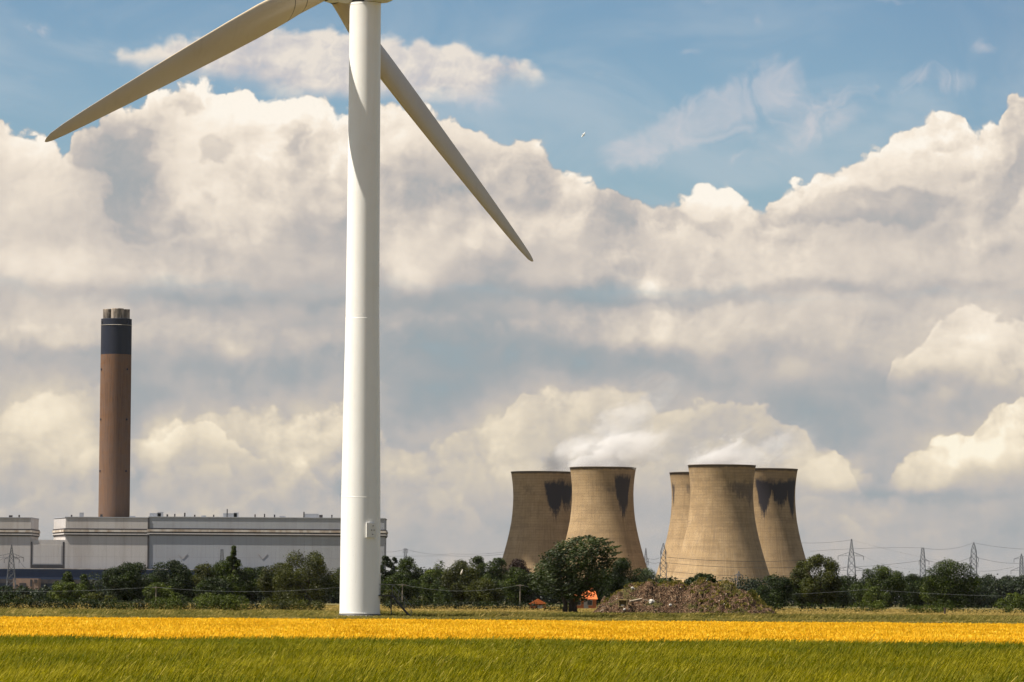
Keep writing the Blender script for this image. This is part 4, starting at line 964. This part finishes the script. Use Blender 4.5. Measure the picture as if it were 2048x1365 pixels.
# leader of the spiky tree is a part of its own crown: a slim spire tree growing through it
tree(466, 1092, 13, 1158, 'mid', 'slim pointed tree top rising out of the green tree before the hall', 71, shape='spire', base=.5, leafpx=2.2, dens=.9, gaps=.35)
hed = [(1632, 1207, 104, 800, 'mid', 'long low green hedge right of the mound'), (1950, 1212, 140, 760, 'mid', 'long low hedge under the right-hand trees'), (1738, 1204, 26, 790, 'light', 'bushier end of the hedge beside the right-hand pole'), (1853, 1211, 36, 750, 'light', 'taller clump at the left end of the far right hedge'),
       (300, 1201, 110, 610, 'dark', 'low dark hedge line along the left field edge'), (520, 1203, 130, 620, 'dark', 'low dark hedge line left of the turbine'), (920, 1203, 150, 780, 'dark', 'low dark hedge line right of the turbine'), (80, 1198, 115, 600, 'dark', 'low dark hedge line at the far left field edge'), (330, 1196, 26, 600, 'light', 'small round light green shrub pair by the left-hand pole'), (445, 1191, 42, 605, 'light', 'rounded bright green shrubs left of the big brown-green tree'), (230, 1203, 40, 600, 'mid', 'mid green low shrubs under the big dark tree'), (1120, 1207, 34, 700, 'mid', 'low bright hedge below the windswept tree'), (590, 1200, 60, 612, 'olive', 'olive scrub at the foot of the big brown-green tree')]
for px, yt, hw, D, kd, lab in hed:
    si += 1; tree(px, yt, hw, D, kd, lab, si, name='hedge', cat='hedge', shape='hedge', group='hedges along the field edge', dens=1.6)
# far woods that read as one dark mass
def wood(name, p0, p1, D, ytop, amp, kd, label, seed, n=9000):
    rng = random.Random(seed); k = D / F; lobes = []
    x = p0
    while x < p1:
        r_ = rng.uniform(9, 17) * k; yy = ytop + rng.uniform(-amp, amp)
        X0 = xat(x, D); H = zat(x, yy, D)
        lobes.append((X0, D + rng.uniform(-20, 20), max(H - r_, r_ * .3), r_, 1.0)); lobes.append((X0 + rng.uniform(-8, 8), D - 10, max(H * .45, 1), max(H * .5, r_ * .8), 1.0)); lobes.append((X0 + rng.uniform(-4, 4), D - 14, H * .18, H * .34, 1.0)); x += rng.uniform(8, 15)
    o = crown(name, F_[kd], lobes, n * 3, 4.2 * k, seed, None, core=.5); tag(o, label, 'wood', kind='stuff')
wood('distant_wood', -20, 240, 1750, 1177, 5, 'far', 'dark distant wood at the far left below the navy base of the hall', 5, 6000)
wood('distant_wood', 225, 760, 1700, 1152, 7, 'far', 'dark distant wood closing the gaps between the left-hand trees', 15, 13000)
wood('distant_wood', 750, 1075, 1700, 1142, 7, 'far', 'dark distant wood behind the trees right of the turbine', 6, 9000)
wood('distant_wood', 1060, 1350, 1800, 1160, 8, 'far', 'dark distant wood behind the windswept tree and the heap', 16, 6000)
wood('distant_wood', 1490, 2075, 1760, 1158, 6, 'far', 'dark distant wood behind the right-hand trees', 7, 14000)

# the big wind-blown tree by the mound
def windswept():
    D = 640.0; k = D / F; X0 = xat(1140, D, 1225); r = empty('windswept_tree', (X0, D, 0))
    tag(r, 'large wind-blown willow-like tree leaning right beside the rubble mound', 'tree')
    rng = random.Random(4); lobes = []
    for px, py, rp in ((1150, 1092, 17), (1178, 1098, 20), (1130, 1104, 22), (1108, 1120, 22), (1160, 1118, 28), (1200, 1098, 18), (1220, 1104, 12), (1195, 1124, 24), (1092, 1138, 20), (1078, 1156, 15), (1120, 1148, 26), (1160, 1152, 28), (1200, 1150, 20), (1098, 1170, 20), (1140, 1176, 24), (1180, 1176, 18), (1085, 1180, 12), (1212, 1128, 14), (1120, 1190, 16), (1160, 1192, 16), (1140, 1130, 30), (1102, 1152, 22), (1186, 1086, 8), (1160, 1080, 8), (1068, 1170, 9)):
        p = at(px, py, D); lobes.append((p.x - X0, rng.uniform(-1, 1) * 2.2, p.z, rp * k * 1.06, .85))
    c = crown('crown', F_['willow'], lobes, 15000, 3.3 * k, 9, r, up=.15, shear=1, aspect=1.5, core=.25)
    # shoots whipped over to the right
    b = []; rg_ = np.random.default_rng(3); pts = []
    for px, py, ln in [(1165, 1076, 16), (1150, 1080, 14), (1140, 1086, 14), (1212, 1088, 18), (1226, 1096, 14), (1200, 1082, 16), (1190, 1080, 14), (1230, 1108, 12), (1120, 1096, 12), (1178, 1078, 14), (1100, 1108, 10), (1222, 1120, 12)]:
        for j in range(70):
            t = rg_.random(); pts.append(((px + (t - .3) * ln * 1.3 + rg_.normal(0, 1.4)), py - (t - .3) * ln * .30 + rg_.normal(0, 1.6) * (1.3 - t)))
    lob = [(at(a, b_, D).x - X0, rg_.normal(0, 1.0), at(a, b_, D).z, .10, 1) for a, b_ in pts]
    crown('shoots', F_['willow'], lob, len(lob) * 2, 2.6 * k, 12, r, shear=1, aspect=1.8)
    tb_ = MB(); H = zat(1140, 1085, D)
    for x_, dx in ((-.75, -1.4), (.15, .9), (.75, 2.4)):
        tb_.tube([(x_, 0, -.1), (x_ * .9, 0, H * .12), (x_ + dx * .35, 0, H * .3), (x_ + dx * .8, .2, H * .55), (x_ + dx * 1.4, 0, H * .8)], [.42, .34, .28, .18, .06], 8)
    for l in lobes[:16]:
        tb_.tube([(l[0] * .25, 0, H * .28), (l[0] * .6, l[1] * .5, (H * .28 + l[2]) / 2), (l[0], l[1], l[2])], [.16, .10, .04], 5)
    tb_.build('trunk', m_bark, r)
windswept()
# pale snapped branch in the brownish tree
m_pale = simple('bare_wood', (.62, .58, .50), (.5, .45, .38), 3, .8)
a = at(921, 1150, 1133); b_ = at(924, 1143, 1133); c_ = at(925.5, 1139, 1133)
tag(MB().tube([a, (a + b_) / 2 + Vector((.12, 0, .1)), b_, c_], [.12, .30, .22, .05], 6).build('snapped_branch', m_pale), 'pale snapped branch hanging in the brownish tree', 'branch')

# ---------------------------------------------------------------- rubble mound
YM = 503.0
def mound():
    k = YM / F
    out = [(1162, 1241), (1176, 1233), (1190, 1222), (1204, 1207), (1219, 1196), (1234, 1186), (1249, 1177), (1262, 1171), (1280, 1168), (1300, 1167), (1330, 1165), (1345, 1167), (1362, 1170), (1376, 1169), (1392, 1165), (1420, 1164), (1436, 1165), (1450, 1168), (1466, 1172), (1482, 1178), (1496, 1187), (1510, 1197), (1526, 1209), (1541, 1220), (1555, 1232), (1566, 1241)]
    xs = np.array([xat(p, YM, 1210) for p, q in out]); zs = np.array([max(0, zat(p, q, YM)) for p, q in out]); zs[0] = zs[-1] = -.05
    rng = np.random.default_rng(8)
    nx, ny = 380, 170; X_ = np.linspace(xs[0] - .6, xs[-1] + .6, nx); Y_ = np.linspace(-8, 7.5, ny)
    XX, YY = np.meshgrid(X_, Y_); env = np.interp(XX, xs, zs, left=-.05, right=-.05)
    xc = (xs[0] + xs[-1]) / 2; u = (XX - xc) / ((xs[-1] - xs[0]) / 2)
    fy = np.where(YY < 0, np.clip(1 - (np.abs(YY) / 7.2) ** 1.5, 0, 1), np.clip(1 - (np.abs(YY) / 7.4) ** 2, 0, 1))
    # eroded step face on the left half, facing the field
    face = 1 / (1 + np.exp(-(YY + 2.2 + .8 * np.sin(XX * .9)) * 3.0)); fy = fy * (1 - .30 * (1 - face) * np.exp(-((u + .1) / .55) ** 2))
    def fbm(x, y, s, o, sd):
        r = np.random.default_rng(sd); v = 0; a = 1
        for i in range(o):
            f = 2 ** i / s; w = 0
            for j in range(5):
                t, ph = r.uniform(0, 6.283, 2); w = w + np.sin((x * np.cos(t) + y * np.sin(t)) * f * r.uniform(.7, 1.3) * 6.283 + ph)
            v = v + w / 5 * a; a *= .58
        return v
    n = fbm(XX, YY, 3.2, 6, 3) * 1.25; gul = np.abs(fbm(XX, YY * .3, 1.6, 4, 14))
    Z = env * fy + (n * .42 - gul * .30 + rng.normal(0, .03, XX.shape)) * np.clip(env * fy, 0, 1)
    # hollow scooped out on the right
    hx = xat(1410, YM, 1200); Z -= .32 * np.exp(-(((XX - hx) / .6) ** 2 + ((YY + 3.2) / .6) ** 2))
    hx2 = xat(1268, YM, 1205); Z -= .55 * np.exp(-(((XX - hx2) / 1.3) ** 2 + ((YY + 3.6) / .7) ** 2))
    V_ = np.stack([XX, YY + YM, Z], 2).reshape(-1, 3); ii = np.arange(nx * ny).reshape(ny, nx)
    Fq = np.stack([ii[:-1, :-1], ii[:-1, 1:], ii[1:, 1:], ii[1:, :-1]], 2).reshape(-1, 4)
    m, g, o_ = mat('rubble_earth'); co = objco(g)
    a = g.noise(co, .9, 7, .68, dim='3D'); v = g.voro(co, 6.5, 1.0, .5, dim='3D'); v2 = g.voro(co, 14.0, 0, .5, dim='3D', out='Color'); sp2 = sep(g, v2)
    x, y, z = sep(g, co)
    col = g.mix(g.step(a, .36, .64), (.100, .060, .034, 1), (.028, .018, .011, 1)); col = g.mix(g.step(sp2[0], .80, .92, 0, .8), col, (.36, .25, .16, 1)); col = g.mix(g.step(sp2[1], .85, .93, 0, .6), col, (.26, .13, .08, 1))
    grs = g.noise(co, .35, 5, .65, dim='3D'); wgt = g.step(x, xat(1400, YM), xat(1500, YM), .0, .03) + g.step(z, 3.0, 3.8, 0, .02)
    col = g.mix(g.step(grs + wgt, .54, .66, 0, .8), col, (.085, .085, .025, 1))
    principled(g, o_, col, .95, .1, bump=v, bs=1.0, bd=.2)
    mo = npmesh('rubble_mound', V_, Fq, m, smooth=False); tag(mo, 'brown heap of earth and rubble at the field edge before the cooling towers', 'mound')
    def surf(x, y):
        ix = np.clip(np.searchsorted(X_, x), 0, nx - 1); iy = np.clip(np.searchsorted(Y_, y), 0, ny - 1); return Z[iy, ix]
    # stones: irregular lumps in one mesh (nobody could count them)
    N = 5200; sx = rng.uniform(xs[0], xs[-1], N); sy = rng.uniform(-7.4, 1.0, N); sz = surf(sx, sy); kp = sz > .02; sx, sy, sz = sx[kp], sy[kp], sz[kp]; N = len(sx)
    oc = np.array([(1, 0, 0), (-1, 0, 0), (0, 1, 0), (0, -1, 0), (0, 0, 1), (0, 0, -1)], float); of = np.array([(0, 2, 4), (2, 1, 4), (1, 3, 4), (3, 0, 4), (2, 0, 5), (1, 2, 5), (3, 1, 5), (0, 3, 5)])
    sc_ = np.exp(rng.normal(-3.05, .42, N)); sc_ = np.clip(sc_, .025, .17)
    Vs = oc[None] * rng.uniform(.5, 1.3, (N, 6, 3)) * sc_[:, None, None] + rng.normal(0, .15, (N, 6, 3)) * sc_[:, None, None] + np.stack([sx, sy + YM, sz + sc_ * .2], 1)[:, None]
    Fs = (np.arange(N) * 6)[:, None, None] + of[None]
    m2, g2, o2 = mat('rubble_stone'); at_ = g2.new('ShaderNodeAttribute'); at_.attribute_name = 'tint'
    c2 = g2.ramp(X(g2, at_.outputs['Fac']), [(0, (.03, .018, .012, 1)), (.55, (.095, .056, .032, 1)), (.85, (.16, .085, .045, 1)), (.93, (.34, .25, .15, 1)), (1, (.48, .42, .35, 1))]); principled(g2, o2, c2, .9, .2)
    st = npmesh('rubble_stones', Vs.reshape(-1, 3), Fs.reshape(-1, 3), m2, tint=np.repeat(rng.random(N), 6)); tag(st, 'loose stones and broken brick scattered over the earth heap', 'rubble', kind='stuff')
    # weeds on the heap
    def tufts(name, pts, h, label, mm, seed, lean=.5, nb=14, w=.035):
        r = np.random.default_rng(seed); VV = []; TT = []
        for (x0, y0, s) in pts:
            z0 = float(surf(np.array([x0]), np.array([y0]))[0])
            for j in range(nb):
                hh = h * s * r.uniform(.5, 1.2); a = r.uniform(0, 6.28); bx_, by_ = x0 + r.normal(0, .16 * s), y0 + r.normal(0, .12 * s); tx = bx_ + math.cos(a) * hh * .4 + lean * hh * .5; ty = by_ + math.sin(a) * hh * .4
                ww = w * r.uniform(.7, 1.5); VV += [(bx_ - ww, by_ + YM, z0 - .03), (bx_ + ww, by_ + YM, z0 - .03), ((bx_ + tx) / 2 + ww, (by_ + ty) / 2 + YM, z0 + hh * .65), ((bx_ + tx) / 2 - ww, (by_ + ty) / 2 + YM, z0 + hh * .65), (tx, ty + YM, z0 + hh)]
                TT += [r.uniform(0, 1)] * 5
        n_ = len(VV) // 5; A = np.arange(n_) * 5
        Fq = np.concatenate([np.stack([A, A + 1, A + 2, A + 3], 1), np.stack([A + 3, A + 2, A + 4, A + 4], 1)])
        Fq = Fq[:n_]; me = np.array(VV)
        tri = np.concatenate([np.stack([A, A + 1, A + 2], 1), np.stack([A, A + 2, A + 3], 1), np.stack([A + 3, A + 2, A + 4], 1)])
        o = npmesh(name, me, tri, mm, tint=np.array(TT)); tag(o, label, 'weeds', kind='stuff')
    P_ = [(rng.uniform(xat(1440, YM), xat(1548, YM)), rng.uniform(-5.5, 0), rng.uniform(.5, 1.1)) for _ in range(30)] + [(rng.uniform(xat(1500, YM), xat(1550, YM)), rng.uniform(-1.5, .8), rng.uniform(.5, 1.0)) for _ in range(70)] + [(rng.uniform(xat(1200, YM), xat(1470, YM)), rng.uniform(-.9, .9), rng.uniform(.4, .9)) for _ in range(150)] + [(rng.uniform(xat(1380, YM), xat(1500, YM)), rng.uniform(-6.5, -1), rng.uniform(.4, .8)) for _ in range(90)]
    tufts('mound_weeds', P_, .42, 'patchy green and brown weeds on the crest and right slope of the heap', mr, 21)
    P_ = [(rng.uniform(xs[0] - 2, xs[-1] + 2), rng.uniform(-9, -7.2), rng.uniform(.5, 1.2)) for _ in range(420)]
    Z0 = lambda: 0
    tufts('verge_weeds', P_, .55, 'tall weeds along the foot of the heap', F_['light'], 22, w=.05)
    # roots and cables hanging out of the cut face
    m_root = simple('pale_root', (.26, .18, .11), (.16, .10, .06), 5, .9)
    for i, (px, py, ln, dx) in enumerate([(1319, 1181, 20, -2), (1352, 1179, 30, -4), (1362, 1178, 26, -2), (1372, 1178, 26, 2), (1343, 1184, 18, 3), (1384, 1180, 20, -3)]):
        p = at(px, py, YM - 3.0); q = at(px + dx, py + ln, YM - 5.2); y1, y2 = -2.2, -3.4
        z1 = float(surf(np.array([p.x]), np.array([y1]))[0]) + .05; z2 = float(surf(np.array([q.x]), np.array([y2]))[0]) + .06
        mid = Vector(((p.x + q.x) / 2 + .12, YM + (y1 + y2) / 2 - .12, float(surf(np.array([(p.x + q.x) / 2]), np.array([(y1 + y2) / 2]))[0]) + .16))
        tag(MB().tube([(p.x, YM + y1, z1), mid, (q.x, YM + y2, z2)], [.035, .03, .018], 5).build('dangling_root', m_root), 'pale root hanging down the cut face of the earth heap', 'root', 'roots hanging out of the heap')
    # rusty open metal box, beams, concrete lumps
    m_box = simple('rusty_metal', (.44, .34, .15), (.24, .16, .07), 3, .8)
    bxp = at(1246, 1209, YM - 4.6); zb = float(surf(np.array([bxp.x]), np.array([-4.6]))[0])
    r = empty('metal_bin', (bxp.x, YM - 4.9, zb + .05), R(-8)); tag(r, 'rusty open metal bin lying on the left slope of the heap', 'bin')
    w, h, d, t = .42, .36, .42, .08
    fb = MB().box(-w, w, -d, d, -t, 0).box(-w, w, -d, d, 2 * h, 2 * h + t).box(-w - t, -w, -d, d, -t, 2 * h + t).box(w, w + t, -d, d, -t, 2 * h + t).box(-w, w, d - t, d, 0, 2 * h); fb.build('casing', m_box, r)
    MB().box(-w - t - .05, w + t + .05, -d - .06, -d - .01, 2 * h - .02, 2 * h + t + .04).build('rim', m_box, r); MB().box(-.2, .15, -.3, .1, .0, .2).build('scrap_piece', m_conc, r)
    m_tim = simple('grey_timber', (.34, .28, .21), (.2, .16, .12), 3, .9, stretch=(.3, 1, 1))
    for (p0, p1, lab, rr) in [((1259, 1196), (1284, 1192), 'long grey beam jutting out above the rusty bin', .11), ((1262, 1202), (1280, 1198), 'second grey beam under the long one', .09), ((1204, 1213), (1214, 1223), 'short grey plank near the left foot of the heap', .06), ((1286, 1200), (1298, 1186), 'thin pale pole leaning up by the concrete lump', .05), ((1248, 1190), (1251, 1197), 'short upright pale stick above the rusty bin', .06), ((1200, 1232), (1216, 1229), 'plank lying flat at the foot of the heap', .08)]:
        a = at(*p0, YM - 4.2); b = at(*p1, YM - 4.0)
        for q in (a, b): 
            zq = float(surf(np.array([q.x]), np.array([q.y - YM]))[0]); q.z = max(min(q.z, zq + .5), zq + .02)
        tag(MB().bar(a, b, rr, 4, rr * .8).build('timber_beam', m_tim), lab, 'beam', 'old timber in the heap')
    def lump(px, py, s, lab, name, m_, yy=-3.8, sd=1):
        p = at(px, py, YM + yy); zz = float(surf(np.array([p.x]), np.array([yy]))[0]); bm = bmesh.new(); bmesh.ops.create_icosphere(bm, subdivisions=2, radius=s)
        rr = random.Random(sd)
        for v in bm.verts: v.co *= rr.uniform(.8, 1.15); v.co.z *= .85
        me = bpy.data.meshes.new(name); bm.to_mesh(me); bm.free(); me.materials.append(m_); o = bpy.data.objects.new(name, me); COL.objects.link(o); o.location = (p.x, YM + yy, zz + s * .5); tag(o, lab, 'concrete lump', 'concrete lumps in the heap')
    lump(1303, 1195, .36, 'largest pale concrete lump, on the cut face of the heap', 'concrete_lump', m_conc, -3.6)
    lump(1341, 1209, .20, 'small pale concrete lump below the hanging roots', 'concrete_lump', m_conc, -4.6, 2); lump(1265, 1172, .20, 'pale concrete lump on the heap crest', 'concrete_lump', m_conc, -1.0, 3); lump(1249, 1221, .17, 'small pale concrete lump under the rusty bin', 'concrete_lump', m_conc, -6.2, 4)
mound()
tree(1408, 1148, 31, 520, 'dark', 'dark leafy bush just behind the crest of the heap', 301, name='bush', cat='bush', shape='round', base=.35, leafpx=4.0, dens=1.6)
tree(1385, 1156, 22, 520, 'dark', 'lower left part of the bush growing behind the heap', 302, name='bush', cat='bush', shape='round', base=.35, leafpx=4.0, dens=1.6)
tree(1340, 1157, 9, 518, 'dark', 'small spiky sapling on the crest of the heap', 303, name='sapling', cat='sapling', shape='spire', base=.55, leafpx=3.4, dens=1.5)

# ---------------------------------------------------------------- orange-roofed houses half hidden by the windswept tree
m_roof = simple('orange_pantile', (.62, .16, .04), (.44, .11, .03), .8, .8)
m_brick = simple('orange_brick', (.52, .17, .07), (.40, .14, .06), 1.5, .9)
m_white = simple('white_render', (.45, .40, .34), (.36, .32, .27), 1, .8)
m_glass = simple('dark_glass', (.03, .035, .04), (.05, .05, .055), 1, .15, .5)
def house(px, yridge, hwp, D, label, gable=False):
    k = D / F; r = empty('house', (xat(px, D, 1205), D, 0)); tag(r, label, 'house', 'orange-roofed houses behind the windswept tree')
    W = hwp * k; H = zat(px, yridge, D); E = H * .56
    MB().box(-W, W, -3, 3, 0, E).build('wall', m_brick, r)
    if gable:   # ridge runs away from the field
        rf = MB().add([(-W - .3, -3.3, E - .1), (W + .3, -3.3, E - .1), (0, -3.3, H), (-W - .3, 3.3, E - .1), (W + .3, 3.3, E - .1), (0, 3.3, H)], [(0, 1, 2), (5, 4, 3), (0, 2, 5, 3), (2, 1, 4, 5), (1, 0, 3, 4)]).build('roof', m_roof, r)
    else:
        rf = MB().add([(-W - .3, -3.4, E - .1), (W + .3, -3.4, E - .1), (W + .3, 3.4, E - .1), (-W - .3, 3.4, E - .1), (-W * .92, 0, H), (W * .92, 0, H)], [(0, 1, 5, 4), (1, 2, 5), (2, 3, 4, 5), (3, 0, 4), (3, 2, 1, 0)]).build('roof', m_roof, r)
    if not gable: MB().box(W * .5, W * .5 + .7, -.4, .4, H - .8, H + .7).build('chimney_stack', m_brick, rf)
    for s in (-.5, .45):
        f = MB().box(W * s - .6, W * s + .6, -3.12, -3.02, .9, min(E - .3, 2.1)).build('window', m_white, r)
        MB().box(W * s - .48, W * s + .48, -3.18, -3.13, 1.0, min(E - .4, 2.0)).build('pane', m_glass, f)
    MB().box(-.1, .9, -3.1, -3.02, 0, min(E - .3, 2.0)).build('door', m_white, r)
house(1076, 1198, 16, 900, 'small house with an orange gable roof left of the windswept tree trunk', True)
house(1168, 1181, 24, 930, 'orange-roofed brick house showing between the windswept tree and the heap')

# small things: fence post, glider
m_post = simple('dark_post', (.07, .05, .04), (.05, .04, .03), 3, .9)
p = at(1889.5, 1234, 690); tag(MB().bar((p.x, 690, 0), (p.x, 690, 1.25), .16, 6).build('fence_post', m_post), 'short dark post standing alone in front of the far right hedge', 'post')
def plane():
    D = 5200.0; c = at(1167, 270, D); k = D / F
    r = empty('glider', c); tag(r, 'tiny white glider banking high against the blue sky', 'glider'); m_ = simple('white_gelcoat', (.8, .8, .78), (.75, .75, .74), 1, .4)
    u = Vector((.62, 0, .82)).normalized(); f = Vector((-.75, -.35, .35)).normalized()
    MB().bar(-u * 5.4 * k, u * 5.4 * k, .85, 4, .7).build('wing', m_, r); MB().bar(f * -1.5, f * 4.4 * k * .6, .5, 6, .25).build('fuselage', m_, r)
    t = f * 4.2 * k * .6; MB().bar(t - u * 1.5 * k * .8, t + u * 1.5 * k * .8, .3, 4).build('tail', m_, r)
plane()

# ---------------------------------------------------------------- unseen puffy mass, added overhead to throw shade on the furthest left cooling tower
m_cl, g, out = mat('shade_cloud_white'); principled(g, out, (.85, .85, .86, 1), 1.0, 0)
def shade_cloud(tx, ty, tz, h, rx, ry, label, seed):
    off = Vector((sdir.x, sdir.y)) / sdir.z * (h - tz); rng = np.random.default_rng(seed); bm = bmesh.new()
    for i in range(26):
        a = rng.uniform(0, 6.28); q = math.sqrt(rng.random()); rr = min(rx, ry) * rng.uniform(.22, .42) * (1.15 - q * .5)
        mtx = Matrix.Translation((rx * .8 * q * math.cos(a), ry * .8 * q * math.sin(a), rng.uniform(0, .25) * min(rx, ry))) @ Matrix.Diagonal((1, 1, .6, 1))
        bmesh.ops.create_icosphere(bm, subdivisions=3, radius=rr, matrix=mtx)
    for v in bm.verts: v.co *= 1 + .06 * math.sin(v.co.x * .15) * math.sin(v.co.y * .17 + 1)
    me = bpy.data.meshes.new('shade_cloud'); bm.to_mesh(me); bm.free(); me.materials.append(m_cl); o = bpy.data.objects.new('shade_cloud', me); COL.objects.link(o)
    o.location = (tx + off.x, ty + off.y, h); tag(o, label, 'shade_cloud', kind='structure')
c0 = ctroots[0].location
shade_cloud(c0.x - 22, c0.y + 46, 42, 1050, 100, 118, 'unseen puffy mass added above the frame to shade the furthest left cooling tower', 3)

# ---------------------------------------------------------------- haze: the air between here and the power station
m, g, out = mat('haze_air'); p = g.new('ShaderNodeVolumePrincipled'); p.inputs['Color'].default_value = (.82, .90, 1.0, 1); p.inputs['Density'].default_value = HAZE
p.inputs['Anisotropy'].default_value = .2; g.nt.links.new(p.outputs[0], out.inputs['Volume'])
tag(MB().box(-GX - 100, GX + 100, GY0 - 100, GY1 + 100, -1, 330).build('haze', m), kind='stuff')
